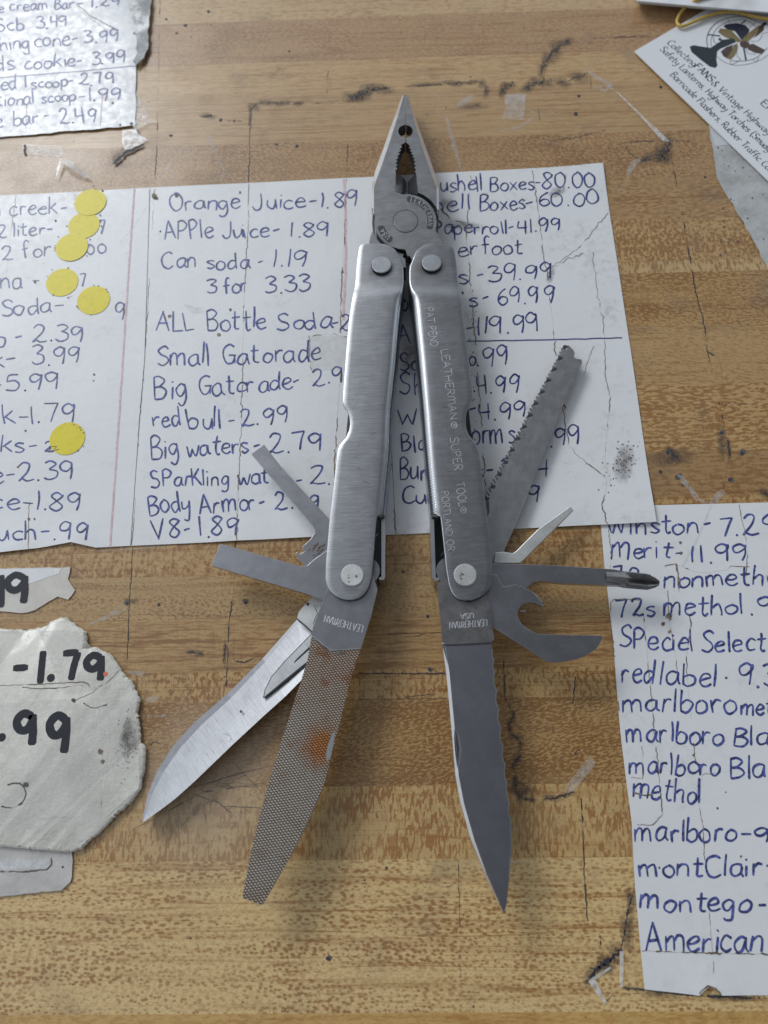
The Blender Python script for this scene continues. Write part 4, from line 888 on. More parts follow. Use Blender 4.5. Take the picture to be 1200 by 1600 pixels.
ZT, ZN = .0146, .0137          # top of the handle body, top of the lowered neck
def handle(outer, inner_sil, inner_cut, flip, mat_top, mat_bend, v_end):
    """U-shaped handle: top plate, rounded spine on the inner side, slot near the lower rivet"""
    mb = MB()
    ov = [p[1] for p in outer]; ou = [p[0] for p in outer]; sv = [p[1] for p in inner_sil]; su = [p[0] for p in inner_sil]; cv = [p[1] for p in inner_cut]; cu = [p[0] for p in inner_cut]
    v0 = ov[0]
    rows = list(v0 + (400 - v0) * (1 - np.cos(np.linspace(0, math.pi / 2, 9)))) + list(np.arange(404, 470, 4.0)) + list(np.arange(474, 624, 10.0)) + list(np.arange(624, 700, 4.0)) + list(np.arange(704, 804, 10.0)) + [805.5, 806.5, 812] + list(np.arange(820, 890, 10.0)) + list(890 + (v_end - 890) * np.sin(np.linspace(0, math.pi / 2, 16)))
    NP = 8; NB = 7; prof = []
    for v in rows:
        zt = ZN + (ZT - ZN) * (1 / (1 + math.exp(-(v - 455) / 4.0)))
        slot = v > 806; top = v < 404
        O = P(np.interp(v, ov, ou), v, zt); pts = []
        if slot or top: R = .0003; I = P(np.interp(v, cv, cu), v, zt)
        else:
            R = .0006 + (.0031 - .0006) * (1 / (1 + math.exp(-(v - 462) / 5.0))); I = P(np.interp(v, sv, su), v, zt - R)
        e = (I - O); e.z = 0; W_ = e.length; e = e / max(W_, 1e-9); c = min(.00016, W_ * .2); R = min(R, W_ * .4)
        pts.append(Vector((O.x, O.y, zt - .001))); pts.append(Vector((O.x, O.y, zt - c)))
        pts.append(O + e * c * .35 - Vector((0, 0, c * .3))); pts.append(O + e * c)
        cr = .00010 * min(1.0, W_ / .014)      # the plate is very slightly crowned
        for k in range(1, NP + 1): pts.append(O + e * (c + (W_ - R - c) * k / NP) + Vector((0, 0, cr * 4 * (k / NP) * (1 - k / NP))))
        Cn = Vector((I.x, I.y, zt)) - e * R
        for k in range(1, NB + 1):
            a = math.pi / 2 * k / NB; pts.append(Cn + e * R * math.sin(a) - Vector((0, 0, R * (1 - math.cos(a)))))
        q = pts[-1]
        if slot or top: pts += [Vector((q.x, q.y, zt - .001))] * 3
        else: pts += [Vector((q.x, q.y, .0022)), Vector((q.x - e.x * .0006, q.y - e.y * .0006, .0006)), Vector((q.x - e.x * .0016, q.y - e.y * .0016, .0003))]
        prof.append(pts)
    n = len(prof[0]); i0 = len(mb.v)
    for p in prof: mb.v += [tuple(q) for q in p]
    bend0 = 4 + NP
    for r in range(len(prof) - 1):
        sl = rows[r] > 806
        for k in range(n - 1):
            f = (i0 + r * n + k, i0 + r * n + k + 1, i0 + (r + 1) * n + k + 1, i0 + (r + 1) * n + k)
            if flip: f = f[::-1]
            mb.f.append(f)
            if k < 3: mm = RIM
            elif k < bend0 - 1: mm = mat_top
            elif sl: mm = EDGE
            elif k < bend0 + NB: mm = mat_bend if rows[r] > 470 and k >= bend0 + (3 if mat_bend is KN_L else 1) else mat_top
            else: mm = mat_bend
            mb.mi.append(mb.mat(mm))
    def top_z(u, v):
        a, b = np.interp(v, ov, ou), (np.interp(v, cv, cu) if v > 806 or v < 404 else np.interp(v, sv, su))
        t = min(1, max(0, (u - a) / (b - a))); return ZN + (ZT - ZN) / (1 + math.exp(-(v - 455) / 4.0)) + .00010 * 4 * t * (1 - t) + .000025
    return mb, top_z
oL = [(566, 381), (562, 384), (560, 392), (557.5, 410), (555, 445), (551, 462), (545, 500), (541, 547), (536, 610), (535, 627), (537, 634), (543, 642), (546, 652), (547, 662), (545.5, 672), (540, 685), (532, 693), (528, 700), (526.7, 707), (521, 760), (514.7, 813), (509, 880), (508.5, 905), (510, 913), (513, 920), (518, 926), (524, 931), (533, 935.5), (544, 937.5)]
sL = [(615, 387), (624, 402), (630, 417), (631, 425), (631, 442), (629, 472), (625, 510), (620, 572), (612.5, 647), (610.7, 707), (604.5, 773), (601, 811)]
cL = [(602, 381), (609, 383.5), (616, 388), (621, 394), (625, 404), (589, 806.2), (588, 812), (586.7, 827), (582.7, 880), (580.5, 900), (578, 911), (574.7, 920), (569, 928), (562, 934), (552, 937), (546, 937.5)]
mb, zt = handle(oL, sL, cL, False, HB, KN_L, 937.4)
# slot bar, lower plate and pivot lug
mb.prism([(596, 812), (601.5, 810), (602.3, 822), (601.5, 903), (599.5, 906), (592.5, 906), (592, 902.5), (596, 901)], .0015, .0105, EDGE)
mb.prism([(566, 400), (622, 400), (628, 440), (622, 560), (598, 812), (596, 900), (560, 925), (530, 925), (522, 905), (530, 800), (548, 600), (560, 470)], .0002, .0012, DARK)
mb.cyl(P(572, 893, .010), .0042, .0012, .0112, STEEL, 28)
line(mb, [(578, 850), (585, 858)], lambda u, v: zt(u, v) + .00002, 1.0, EDGE, .1, 2); line(mb, [(553, 787), (566, 785)], lambda u, v: zt(u, v) + .00002, .8, EDGE, .1, 2)
def wear(mb, cx, cy, dx, dy, n, zt):
    for _ in range(n):      # fine scratches of daily use
        u, v = cx + random.uniform(-1, 1) * dx, cy + random.uniform(-1, 1) * dy; a = random.gauss(.3, .8); l = random.uniform(3, 14)
        line(mb, [(u, v), (u + l * math.cos(a), v + l * math.sin(a))], lambda p, q: zt(p, q) + .00002, random.uniform(.25, .5), random.choice((EDGE, EDGE, STEEL_D)), .1, 3, 0, True)
for u, v in ((596, 420), (551, 905)): mb.soft(u, v, 25, 22, lambda p, q: zt(p, q) + .00001, STAIN)
wear(mb, 568, 690, 22, 180, 34, zt)
HL = mb.build('handle', tool, smooth=35); tag(HL, 'brushed plain handle without engraving')
oR = [(700, 381), (706, 384), (708.7, 387.5), (711, 396), (713.7, 415), (716, 442.5), (721, 467.5), (726, 510), (732.5, 560), (737.5, 605), (738.5, 618), (737.5, 625), (735, 631), (731, 638), (728.5, 646), (727.5, 655), (728.5, 669), (732, 679), (737, 685), (743, 692), (746.7, 698.7), (752, 728), (758.7, 786.7), (764, 826.7), (768, 866.7), (769, 896), (768, 912), (765, 919), (761, 924), (756, 929), (749, 933), (741, 936.5), (735, 938)]
sR = [(650, 392), (645, 404), (640, 416), (638.7, 424), (638.7, 442.5), (642.5, 470), (646, 510), (651, 560), (657.5, 635), (661, 680), (666.7, 746.7), (672, 797), (673, 811)]
cR = [(675, 381), (667, 382), (660, 384), (654, 388), (649, 394), (645, 404), (688, 806.2), (689, 813), (692, 840), (697, 888), (701, 912), (703.5, 920), (706.7, 926.7), (711, 932), (717, 936), (725, 937.6), (732, 938)]
mb, zt = handle(oR, sR, cR, True, HR, KN_R, 937.8)
mb.prism([(678, 812), (672.5, 810), (672.2, 822), (675, 902), (678, 907), (686, 907), (686.5, 903), (681, 902)], .0015, .0105, EDGE)
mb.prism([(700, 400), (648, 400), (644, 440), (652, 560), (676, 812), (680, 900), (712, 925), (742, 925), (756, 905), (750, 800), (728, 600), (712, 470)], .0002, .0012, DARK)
mb.cyl(P(703, 893, .010), .0042, .0012, .0112, STEEL, 28)
ENG = metal('stamped_letters', (0.50, 0.50, 0.52), .42)
eg = dict(w=.00032, m=ENG, jit=0, ridge=.00003)
zz = lambda u, v: zt(u, v)
text(mb, 'PAT PEND', (664.5, 481), (673.5, 543), 12, zz, **eg); text(mb, 'LEATHERMAN', (689, 546), (704, 657), 12, zz, **eg); text(mb, '@', (703.5, 659), (705, 671), 11, zz, **eg)
text(mb, 'SUPER', (703, 683), (710.5, 737), 13, zz, **eg); text(mb, 'TOOL', (712, 754), (717.5, 792), 13, zz, **eg); text(mb, '@', (718, 792), (720, 804), 11, zz, **eg)
text(mb, 'PORTLAND OR', (689.5, 768), (700, 862), 11, zz, **eg)
for i in range(70):                       # row of tiny dimples along the bend
    t = i / 69; mb.blob(655 + (684.5 - 655) * t, 487 + (792 - 487) * t, .55, lambda u, v: zt(u, v) + .00001, EDGE, n=5)
for u, v in ((674, 417), (727, 905)): mb.soft(u, v, 25, 22, lambda p, q: zt(p, q) + .00001, STAIN)
wear(mb, 706, 690, 18, 180, 34, zt)
HRO = mb.build('handle', tool, smooth=35); tag(HRO, 'engraved handle with stamped lettering')
for par, u, v, r, h0, h1, m in [(HL, 596, 413, .0034, ZN - .0003, ZN + .0013, RIV), (HRO, 674.5, 410, .0034, ZN - .0003, ZN + .0013, RIV), (HL, 550.5, 898.5, .0035, ZT - .0003, ZT + .0005, RIVB), (HRO, 727, 898, .0035, ZT - .0003, ZT + .0005, RIVB)]:
    mb = MB(); c = P(u, v, h1)
    mb.cyl(c, r * 1.02, h0, h1 - .0002, m, 72, side=DARK, knurl=.11); mb.cyl(c, r * .95, h1 - .0002, h1, m, 72, r1=r * .90)
    mb.cyl(c, r * .5, .001, h0, DARK, 16)
    if m is RIVB:
        for _ in range(5): mb.blob(u + random.uniform(-10, 10), v + random.uniform(-10, 12), random.uniform(.6, 2.0), h1 + 1e-5, GRIME2, n=6)
    mb.build('rivet', par, smooth=30)

# --- plier jaws
ZJ0, ZJ, ZM = .0032, .0124, .0075
def ridge_jaw(mb, outer, inner, z_top, z_ch, m, me):
    """wide chamfer between the flat top (inner line) and the outside (outer line)"""
    for (a, b), (c, d) in zip(zip(outer, outer[1:]), zip(inner, inner[1:])):
        mb.face([P(*c, z_top), P(*d, z_top), P(*b, z_ch), P(*a, z_ch)], me)
        mb.face([P(*a, z_ch), P(*b, z_ch), (*P(*b, z_ch).xy, ZJ0), (*P(*a, z_ch).xy, ZJ0)], m)
def serr(a, b, n, d):
    out = []
    for i in range(n):
        t0 = i / n; t1 = (i + .5) / n
        out.append((a[0] + (b[0] - a[0]) * t0, a[1] + (b[1] - a[1]) * t0)); out.append((a[0] + (b[0] - a[0]) * t1 + d, a[1] + (b[1] - a[1]) * t1))
    return out
holeA = [(632.6 - 10.5 * math.sin(t), 205 - 9.6 * math.cos(t)) for t in np.linspace(0.1, math.pi - .1, 12)]
outA = [(628.5, 149), (615, 186), (598, 235), (586, 268), (582, 284), (581, 297), (581, 325)]
inA = [(630.5, 149), (622.5, 178.8), (610, 218), (598, 254), (588.5, 280), (584.5, 292), (584, 325)]
mb = MB()
topA = [(633.2, 148)] + [(633.4, 194)] + holeA + [(633.2, 216), (633, 222)] + serr((630.5, 224), (621, 252), 5, -3.4) + serr((621, 252), (621, 269), 3, -3.2) + [(618.4, 270.6), (617.8, 300)]
topA += [(630, 304)] + [(633.5 + 48.5 * math.sin(t), 346.5 - 43.5 * math.cos(t)) for t in np.linspace(.08, 1.85, 16)] + [(683, 364), (687, 369), (690, 378), (691, 412), (650, 414), (640, 400), (637, 400), (634.7, 393), (632.8, 389.7)]
topA += [(633.5 - 48.5 * math.sin(t), 346.5 + 43.0 * math.cos(t)) for t in np.linspace(.25, 1.6, 12)] + [(586, 338), (589.7, 331.6), (587.5, 327.5)]
topA += inA[::-1]
mb.prism(topA, ZM + .0001, ZJ, JAW, side=STEEL_D)
mb.prism([(633.85, 148)] + [(633.85, 194)] + holeA + [(632, 216), (632, 222), (630, 224), (619.7, 252), (618, 300), (600, 320), (584, 318), (584, 290), (598, 254), (622, 178)], ZJ0, ZM, STEEL)
ridge_jaw(mb, outA, inA, ZJ, ZJ - .0015, STEEL_D, CHAM)
mb.face([P(618, 270.6, ZJ - .0001), P(618, 300, ZJ - .0001), P(630, 302, .0075), P(630, 276, .0075)], EDGE)
mb.face([P(630, 276, .0075), P(630, 302, .0075), P(636, 303, .0070), P(635.5, 286, .0070)], DARK)
# raised maker's marks in the curved recesses
REC = metal('dark_recess', (0.09, 0.09, 0.095), .5)
def arc(r, a): return (633.5 + r * math.cos(a) * 1.02, 346.5 - r * math.sin(a) * .93)
def recess(a0, a1, r0, r1):
    q = [arc(r1, a) for a in np.linspace(a0, a1, 16)] + [arc((r0 + r1) / 2 + (r1 - r0) / 2 * math.cos(t), a1 - .12 * math.sin(t)) for t in np.linspace(.4, 2.7, 6)] + [arc(r0, a) for a in np.linspace(a1, a0, 16)] + [arc((r0 + r1) / 2 - (r1 - r0) / 2 * math.cos(t), a0 + .12 * math.sin(t)) for t in np.linspace(.4, 2.7, 6)]
    mb.poly(q, ZJ + .00003, REC)
    for rr in (r0, r1): line(mb, [arc(rr, a) for a in np.linspace(a0, a1, 20)], ZJ + .00005, .7, EDGE, 0, 2)
def arctext(s, a0, a1, r, cap):
    k = len(s); 
    for i, c in enumerate(s):
        a = a0 + (a1 - a0) * (i + .5) / k; h = (a1 - a0) / k * .46
        text(mb, c, arc(r, a - h), arc(r, a + h), cap, ZJ + .00006, .00021, EDGE, 0, 0, .00002)
recess(1.40, -.22, 33, 43.5); arctext('LEATHERMAN', 1.37, -.19, 34.6, 7.4)
recess(4.02, 3.42, 32.5, 44); arctext('USA', 3.98, 3.46, 34.5, 7.4)
PV = [(633.5 + 19.4 * math.cos(t), 345.5 - 17.6 * math.sin(t)) for t in np.linspace(0, 6.2832, 48)]
line(mb, PV, ZJ + .00004, 1.1, REC, 0, 3)
JA = mb.build('plier_jaw', tool, smooth=30); tag(JA, 'left plier jaw with the round stamped pivot face')
mb = MB(); mb.prism([(633.5 + 18.6 * math.cos(t), 345.5 - 16.9 * math.sin(t)) for t in np.linspace(0, 6.2832, 48)[:-1]], ZJ - .001, ZJ + .00012, JAW); mb.build('pivot_pin', JA, .00006, 30)
holeB = [(634.4 + 10.5 * math.sin(t), 205 - 9.6 * math.cos(t)) for t in np.linspace(math.pi - .1, .1, 12)]
outB = [(638.5, 149), (656.3, 205), (671, 246), (683, 281), (685.5, 292), (686, 310), (685.5, 328)]
inB = [(636.3, 149), (651, 203), (665, 246), (678, 283), (682, 294), (682.5, 312), (682.8, 326.5)]
arcB = [(633.5 + 54 * math.sin(t), 346.5 - 49 * math.cos(t)) for t in np.linspace(1.13, .37, 10)]
mb = MB()
gripB = serr((648, 268), (646, 250), 3, 3.0) + serr((646, 250), (637, 226), 5, 3.2)
mb.prism([(634.4, 148)] + inB + arcB + [(650, 269.7)] + gripB + [(634.6, 222), (634.4, 216)] + holeB + [(634.4, 194)], ZM + .0001, ZJ - .0002, JAW, side=STEEL_D)
mb.prism([(634.4, 148)] + inB + arcB + [(650, 269.7), (646, 250), (637.5, 226), (635, 222), (635, 216)] + holeB + [(634.4, 194)], ZJ0, ZM, STEEL)
ridge_jaw(mb, outB[::-1], inB[::-1], ZJ - .0002, ZJ - .0018, STEEL_D, CHAM)
mb.face([P(650, 269.7, ZJ - .0003), P(637, 285, .0075), P(637, 303, .0075), P(652.5, 302, ZJ - .0003)], DARK)
mb.prism([(633.5 + 52 * math.sin(t), 347 - 46 * math.cos(t)) for t in np.linspace(0, 6.2832, 40)[:-1]], ZJ0, ZM - .0002, DARK)  # dark colour paints the shade in the gap round the pivot face
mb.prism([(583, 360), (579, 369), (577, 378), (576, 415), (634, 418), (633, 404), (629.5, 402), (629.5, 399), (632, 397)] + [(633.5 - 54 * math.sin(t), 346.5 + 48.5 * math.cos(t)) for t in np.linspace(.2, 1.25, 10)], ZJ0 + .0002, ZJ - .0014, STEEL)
JB = mb.build('plier_jaw', tool, smooth=30); tag(JB, 'right plier jaw passing under the pivot face')

# --- file
FILE_AX = math.radians(-68)
def file_mat():
    k = NT('rusty_file_teeth'); p = k.pos()
    def wave(rot, sc):
        w = k.n('ShaderNodeTexWave', wave_type='BANDS', bands_direction='X'); k.put(w.inputs['Vector'], k.map(p, (1, 1, 0), rot=rot)); w.inputs['Scale'].default_value = sc * 1.6; w.inputs['Distortion'].default_value = .25; w.inputs['Detail Scale'].default_value = 2; return w.outputs[1]
    a = wave(math.radians(82), .30); b = wave(math.radians(-40), .27)
    h = k.math('MULTIPLY', k.rng(a, .08, .55), k.rng(b, .08, .6))
    n = k.noise(p, .16, 4, .65); n2 = k.noise(p, .6, 4, .7)
    spot = k.rng(k.math('ADD', k.dist(P(504, 1166, .0125)), k.math('MULTIPLY', k.math('SUBTRACT', n2, 0.5), 9.0)), 1.5, 8.5, 1.0, 0); top = k.rng(k.dist(P(535, 1030, .0125)), 2, 30, .42, 0)
    rust = k.math('ADD', k.math('ADD', k.math('MULTIPLY', k.rng(n, .5, .68), k.math('ADD', .38, top)), top), spot)
    rust = k.math('MULTIPLY', rust, k.rng(n2, .25, .6, .45, 1.15), clamp=True)
    steel = k.mix(h, (0.15, 0.108, 0.078), (0.78, 0.73, 0.66))
    rc = k.mix(h, (0.10, 0.035, 0.012), k.mix(spot, (0.40, 0.22, 0.12), (0.66, 0.24, 0.04)))
    k.set(Base_Color=k.mix(rust, steel, rc), Metallic=k.rng(rust, .0, 1, .92, .25), Roughness=k.rng(h, 0, 1, .6, .38), Normal=k.bump(h, .9, .00022)); return k.m
FM = file_mat()
ZF = .0130
mb = MB()
fl = [(509.8, 924.5), (488.8, 980.5), (487, 993), (480, 1033), (455.5, 1110), (427.5, 1197.5), (406.5, 1271), (390.8, 1337.5), (378.5, 1403)]
fr = [(410, 1414.5), (438, 1365.5), (466, 1316.5), (490.5, 1264), (509.8, 1215), (525.5, 1152), (546.5, 1068), (564, 1012)]
mb.prism(fl[2:] + fr + [(517, 1016)], ZF - .0016, ZF - .00015, FM, side=STEEL)
mb.prism([(487, 993), (488.8, 980.5), (509.8, 924.5), (530, 880), (575, 880), (588.5, 915.8), (590, 921), (579.8, 963), (564, 1014), (517, 1016)], ZF - .0016, ZF, STEEL, side=EDGE)
for e in ([(487, 993), (517, 1016)], [(564, 1013), (517, 1016)]): line(mb, e, ZF + .00001, 1.5, EDGE, 0, 4)
text(mb, 'LEATHERMAN', (569, 978), (508, 961), 11, ZF, .00034, ENG, 0, 0, .00003, None, (-.25, .97))
mb.poly([(524, 1141), (518, 1148), (512, 1165), (509, 1180), (511, 1190), (516, 1184), (521, 1164)], ZF - .0001, EDGE)
for i in range(5):      # coarse first file cuts
    t = i / 4; line(mb, [(489 + 10 * t, 996 + 6 * t), (516 + 30 * t, 1022 + 2 * t)], ZF - .0001, 1.2, GRIME2, .2, 3)
tag(mb.build('file_blade', tool, .00012), 'rust stained cross cut file')
# --- clip point knife with brushed face
KN = metal('bright_brushed_blade', (0.40, 0.40, 0.42), .40, math.radians(-52), .14, dirt=.10, dcol=(.35, .34, .33), blot=.05)
sp = [(487, 986), (464, 968), (410, 1029.5), (354, 1085.5), (305, 1127.5), (270, 1166), (245.5, 1204.5), (231.5, 1239.5), (222, 1283)]
rd = [(487.5, 987), (465, 969), (413, 1033), (359, 1090), (312, 1133), (279, 1169), (253, 1207), (236.5, 1241), (223, 1283)]
ed = [(489, 1038), (473, 1061), (445, 1089), (410, 1120.5), (361, 1166), (305, 1220), (275, 1247), (252.5, 1264), (224, 1284)]
mb = MB(); ZK = .0056
edz = [ZK - .0006] * len(ed)
def RZ(i): return ZK - .0018 * (P(*rd[i], ZK) - P(*ed[i], ZK)).length / .014
def SZ(i): return P(*sp[i], RZ(i) - .0002)
def SB(i): return (*SZ(i).xy, ZK - .0042)
for i in range(0, len(sp) - 1):
    mb.face([SZ(i), SZ(i + 1), (*P(*rd[i + 1], ZK).xy, RZ(i + 1)), (*P(*rd[i], ZK).xy, RZ(i))], STEEL)
    mb.face([SZ(i), SB(i), SB(i + 1), SZ(i + 1)], STEEL)
nn = 8
for i in range(len(rd) - 1):
    for k in range(nn):
        t0, t1 = k / nn, (k + 1) / nn
        def L(i_, t):
            a, b = P(*rd[i_], ZK), P(*ed[i_], ZK + .0004); wd = (a - b).length / .014; q = a.lerp(b, t); q.z += -.0004 * t + (-.0018 * (1 - t) + .0006 * t - .00012 * math.sin(math.pi * t)) * wd; return q
        mb.face([L(i, t0), L(i + 1, t0), L(i + 1, t1), L(i, t1)], KN)
for (a, b) in zip(ed, ed[1:]):
    A, B = P(*a, ZK), P(*b, ZK); mb.face([A, B, (B.x - .0004, B.y + .0004, ZK - .0009), (A.x - .0004, A.y + .0004, ZK - .0009)], EDGE)
mb.prism([(487, 987), (464, 967), (466, 958), (470, 952), (487, 934), (515, 925), (540, 940), (520, 985), (492, 1040)], ZK - .002, ZK + .0005, RIVB, side=EDGE)
line(mb, [(464, 967), (476, 977), (487, 987), (489, 990)], ZK + .00056, 2.2, DARK, 0, 3)
KN2 = metal('bright_inner_blade', (0.74, 0.74, 0.75), .42, math.radians(-52), .10)
thumb = [(411.5, 1090), (414, 1078), (424, 1057.5), (445, 1033), (488, 989), (490, 1004), (461, 1032), (459, 1037), (489, 1010), (488, 1027), (450, 1058)]
mb.prism(thumb, ZK, ZK + .0009, KN2, side=DARK)
line(mb, [(412, 1091), (450, 1060), (488, 1029)], ZK + .0007, 2.6, DARK, .1, 3, 0, True); line(mb, thumb[0:5], ZK + .00093, .9, DARK, 0, 3); line(mb, [(460, 1034), (489, 1008)], ZK + .0007, 3, DARK, 0, 3, 0, True)
mb.blob(481, 944, 2.5, ZK + .0006, GRIME_SHADE); mb.blob(377, 1112, 2.6, ZK + .0003, GRIME2); line(mb, [(490, 945), (496, 958), (489, 975)], ZK + .00056, .9, GRIME2, .3, 3)
for _ in range(40): mb.blob(random.gauss(345, 25), random.gauss(1152, 14), random.uniform(.4, 1.0), ZK + .0003, STEEL_D, n=5)
tag(mb.build('knife_blade', tool, smooth=25), 'bright clip point knife blade')
# --- flat screwdrivers on the left
mb = MB(); mb.prism([(343.7, 850), (350, 851), (470, 885), (480, 883.7), (492.5, 872.5), (515, 857), (560, 870), (560, 910), (530, 930), (505, 936), (482.5, 929), (331, 884), (332.5, 877)], .0088, .0106, STEEL, side=EDGE)
wear(mb, 410, 890, 60, 14, 14, lambda u, v: .0106)
tag(mb.build('screwdriver_blade', tool, .0001), 'wide flat screwdriver')
RUSTY = plain('rust_spot', (0.11, 0.05, 0.03), .7)
mb = MB(); mb.prism([(392.5, 709), (412.5, 694.5), (437.5, 727), (470, 763), (495, 790), (516, 813), (545, 850), (555, 890), (520, 900), (477.5, 883), (467, 875), (462, 865), (465, 862), (468, 866), (475, 862), (472, 855), (485, 842.5), (492, 832), (491.5, 826), (488, 821)], .0062, .0080, STEEL, side=EDGE)
for _ in range(22):
    u, v = random.gauss(494, 6), random.gauss(862, 5); line(mb, [(u, v), (u + random.uniform(3, 8), v - random.uniform(2, 8))], .00803, 1.1, RUSTY, .4, 2, .2, True)
mb.blob(413, 719, .9, .00803, GRIME2)
tag(mb.build('screwdriver_blade', tool, .0001), 'narrower screwdriver with a hooked base and rust spot')
# --- serrated blade
SER = metal('dark_grey_blade', (0.40, 0.40, 0.435), .29, None, blot=.035)
ZS = .0130
sl_ = [(697, 1006), (697, 1048), (705.8, 1142.5), (711.7, 1212.5), (719.7, 1254.5), (735.5, 1310.5), (756.5, 1366.5), (784.5, 1426)]
def wavy(a, b, n, d):
    out = []
    for i in range(n * 6):
        t = i / (n * 6); s = abs(math.sin(math.pi * t * n)); dx, dy = b[0] - a[0], b[1] - a[1]; L_ = math.hypot(dx, dy)
        out.append((a[0] + dx * t + dy / L_ * d * s, a[1] + dy * t - dx / L_ * d * s))
    return out
sr = [(788, 1428.5), (791.5, 1412), (796, 1370), (800, 1317.5), (798.5, 1282.5)] + wavy((799.5, 1282.5), (790.5, 1195), 3, 3.0) + wavy((790.5, 1195), (774, 1050), 5, 3.5) + wavy((774, 1050), (772, 1013), 2, 2.8) + [(767, 1006), (765, 1004)]
mb = MB(); mb.prism([(690.5, 1006)] + [(u + 5.5, v) for u, v in sl_[1:-2]] + [(760, 1364)] + sr, ZS - .0015, ZS - .0004, SER, side=EDGE)
ol = [(690.5, 1003)] + sl_[1:]; il = [(694.5, 1003)] + [(u + 5, v) for u, v in sl_[1:-2]] + [(759.5, 1365), (785, 1425)]
for a, b, c, d in zip(ol, ol[1:], il, il[1:]):
    mb.face([P(*a, ZS - .0010), P(*b, ZS - .0010), P(*d, ZS - .00035), P(*c, ZS - .00035)], EDGE); mb.face([P(*a, ZS - .0010), (*P(*a, ZS - .001).xy, ZS - .0016), (*P(*b, ZS - .001).xy, ZS - .0016), P(*b, ZS - .0010)], EDGE)
mb.prism([(683, 915), (684.7, 909.8), (690, 908), (720, 890), (750, 900), (760, 929), (766, 950), (770.5, 985), (772.5, 999), (768, 1003.5), (697, 1007), (691, 1003), (688, 967)], ZS - .0016, ZS, STEEL_D, side=EDGE)
line(mb, [(u - 1.0, v) for u, v in sr[2:-2]], ZS - .00038, 1.5, EDGE, 0, 50)
text(mb, 'LEATHERMAN', (762, 968), (702, 972), 10, ZS, .00034, ENG, 0, 0, .00003, None, (0, 1)); text(mb, 'USA', (741, 958), (719, 959.5), 8, ZS, .00032, ENG, 0, 0, .00003, None, (0, 1))
line(mb, [(693, 1007.5), (735, 1006.5), (770, 1004)], ZS + .00002, 1.6, DARK, .1, 4)
mb.poly([(710, 1139), (714, 1148), (717, 1170), (716, 1190), (714.5, 1200), (711.5, 1180), (709.5, 1155)], ZS - .00037, DARK); mb.poly([(711, 1139), (717, 1150), (721.5, 1170), (719.5, 1190), (715, 1201), (717.5, 1185), (718, 1168), (715.5, 1152)], ZS - .00036, EDGE)  # nail nick painted flat: a shaded half and a lit crescent
for u, v, r in [(757, 921, 3), (700, 1000, 2.5), (698, 927, 2.5), (759, 995, 2)]: mb.blob(u, v, r, ZS + .00002, GRIME2)
wear(mb, 745, 1150, 22, 120, 10, lambda u, v: ZS - .0004); wear(mb, 728, 960, 30, 35, 14, lambda u, v: ZS)
tag(mb.build('serrated_blade', tool, .00008), 'dark grey serrated knife blade')
# --- saw
SAW = metal('satin_saw_steel', (0.44, 0.435, 0.445), .33, math.radians(65), .05, dirt=.08)
gul = [(883, 541.7), (875, 559.5), (866, 576.5), (856.7, 594), (847, 612), (837, 630), (828, 648.5), (819, 666.5), (809, 685), (800, 703), (790, 722), (780, 740.5), (770, 760), (760.5, 779)]
edge = []
for i in range(len(gul) - 1):
    (a, b), (c, d) = gul[i], gul[i + 1]; dx, dy = c - a, d - b
    for t, o in ((0.0, 4.0), (.14, 4.5), (.21, -4.5), (.42, 3.0), (.50, -5.0), (.72, 3.0), (.80, -5.0), (.97, 3.0)):
        L_ = math.hypot(dx, dy); edge.append((a + dx * t - dy / L_ * -o, b + dy * t + dx / L_ * -o))
ZW = .0043
mb = MB(); mb.prism([(888, 539), (896, 547), (898, 551), (896.7, 558), (900, 560.5), (905, 561), (909, 562), (909.5, 567), (880, 633), (846.7, 716.7), (813, 803), (786.7, 863), (770, 880), (735, 890), (735, 860), (765, 800)] + edge[::-1], ZW - .0014, ZW, SAW, side=STEEL_D)
for u, v in gul: mb.poly([(u - 5, v + 3), (u - 2, v - 2.6), (u + 3.2, v - 2.2), (u + 5, v + .5), (u + 1, v + 3.6)], ZW + .00003, DARK)  # shaded tooth facets painted as dark patches
for _ in range(14): mb.blob(random.gauss(800, 16), random.gauss(775, 20), random.uniform(.5, 1.6), ZW + .00003, EDGE, n=6)
wear(mb, 845, 690, 40, 60, 10, lambda u, v: ZW)
tag(mb.build('saw_blade', tool), 'toothed saw blade lying over the paper')
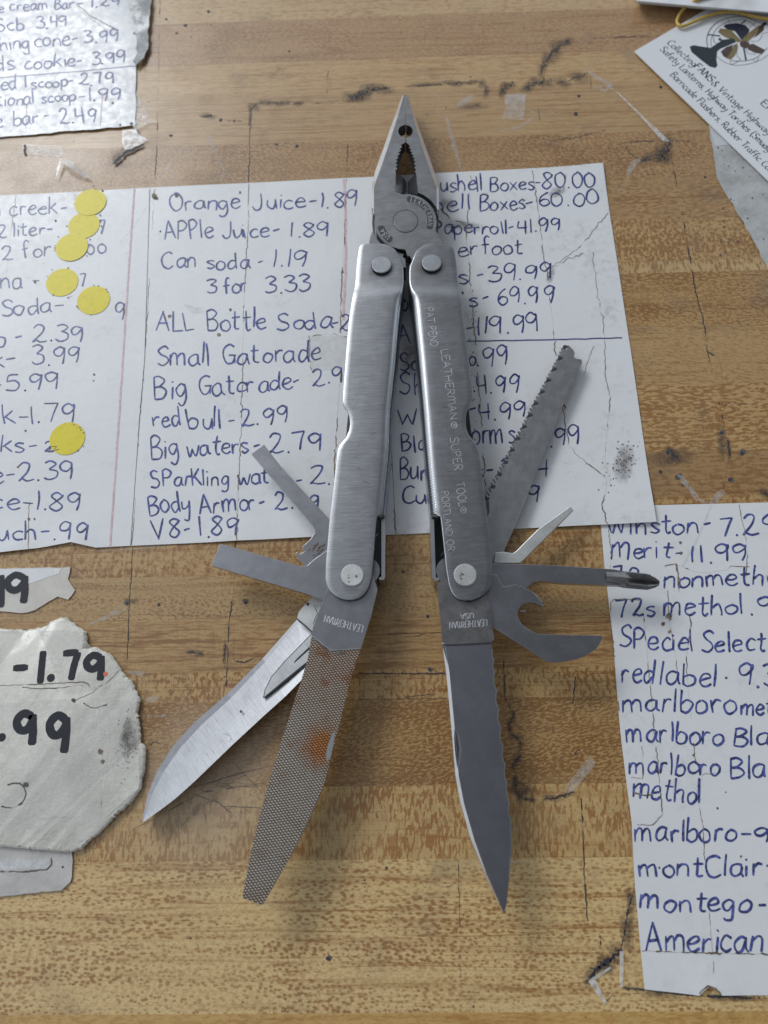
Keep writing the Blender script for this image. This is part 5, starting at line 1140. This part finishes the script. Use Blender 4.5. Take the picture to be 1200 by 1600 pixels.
# --- small screwdriver, phillips, can opener
mb = MB(); mb.prism([(773, 863), (772, 880), (813, 880), (821.7, 872), (896.7, 797), (893, 792), (890, 791), (840, 827), (807, 860), (801.7, 864), (787, 861.7)], .0058, .0073, RIVB, side=EDGE)
tag(mb.build('screwdriver_blade', tool, .00025), 'smallest screwdriver, short and pointed')
mb = MB(); mb.prism([(755, 880), (856.7, 882.7), (960, 889.5), (979, 893), (984, 898), (983.5, 906), (978, 914), (960, 915), (873, 911), (842, 907.5), (832, 910), (826, 916), (815, 925), (760, 920)], .0078, .0098, STEEL, side=EDGE)
PH = tag(mb.build('phillips_screwdriver', tool, .00012), 'cross point screwdriver')
mb = MB(); A = P(945, 902.5, .0086); B = P(1030, 911, .0086); ax = (B - A); Lx = ax.length; ax.normalize(); sd = Vector((-ax.y, ax.x, 0)); prof = []
for t, r, fl_ in ((.0, .0020, .95), (.35, .0026, .9), (.45, .0026, .6), (.78, .0025, .5), (.92, .0016, .45), (1.0, .0007, .5)):
    prof.append([A + ax * (Lx * t) + (sd * math.cos(a) + Vector((0, 0, 1)) * math.sin(a)) * (r if k % 2 == 0 else r * fl_) for k, a in enumerate(np.linspace(math.pi / 4 * 0, 2 * math.pi, 17)[:-1])])
i0 = len(mb.v)
for p in prof: mb.v += [tuple(q) for q in p]
for a in range(len(prof) - 1):
    for k in range(16):
        j = (k + 1) % 16; mb.f.append((i0 + a * 16 + k, i0 + a * 16 + j, i0 + (a + 1) * 16 + j, i0 + (a + 1) * 16 + k)); mb.mi.append(mb.mat(STEEL_D))
mb.f.append(tuple(i0 + (len(prof) - 1) * 16 + k for k in range(16))); mb.mi.append(mb.mat(STEEL_D))
mb.build('driver_tip', PH)
mb = MB(); mb.prism([(740, 930), (750, 900), (775, 896.7), (786.7, 916.7)] + smoothline([(806.7, 913), (826.7, 921.7), (843, 935), (850, 946.7)], 4) + smoothline([(846.7, 947.7), (836.7, 942.7), (825, 941.7), (813, 947.5), (809, 960), (816.7, 976.7), (840, 990.7)], 4) + [(890, 992), (940, 993), (942, 997)] + smoothline([(933, 1013), (906.7, 1028), (870, 1035), (853, 1033)], 4) + [(830, 1018), (773, 982)], .0098, .0114, STEEL, side=EDGE)
mb.prism([(813, 952.5), (821.5, 953), (821.5, 956.5), (813, 956)], .0085, .0097, EDGE)
wear(mb, 830, 1005, 50, 22, 10, lambda u, v: .0114); wear(mb, 785, 960, 18, 30, 6, lambda u, v: .0114)
tag(mb.build('can_opener', tool, .00012), 'hooked can and bottle opener')
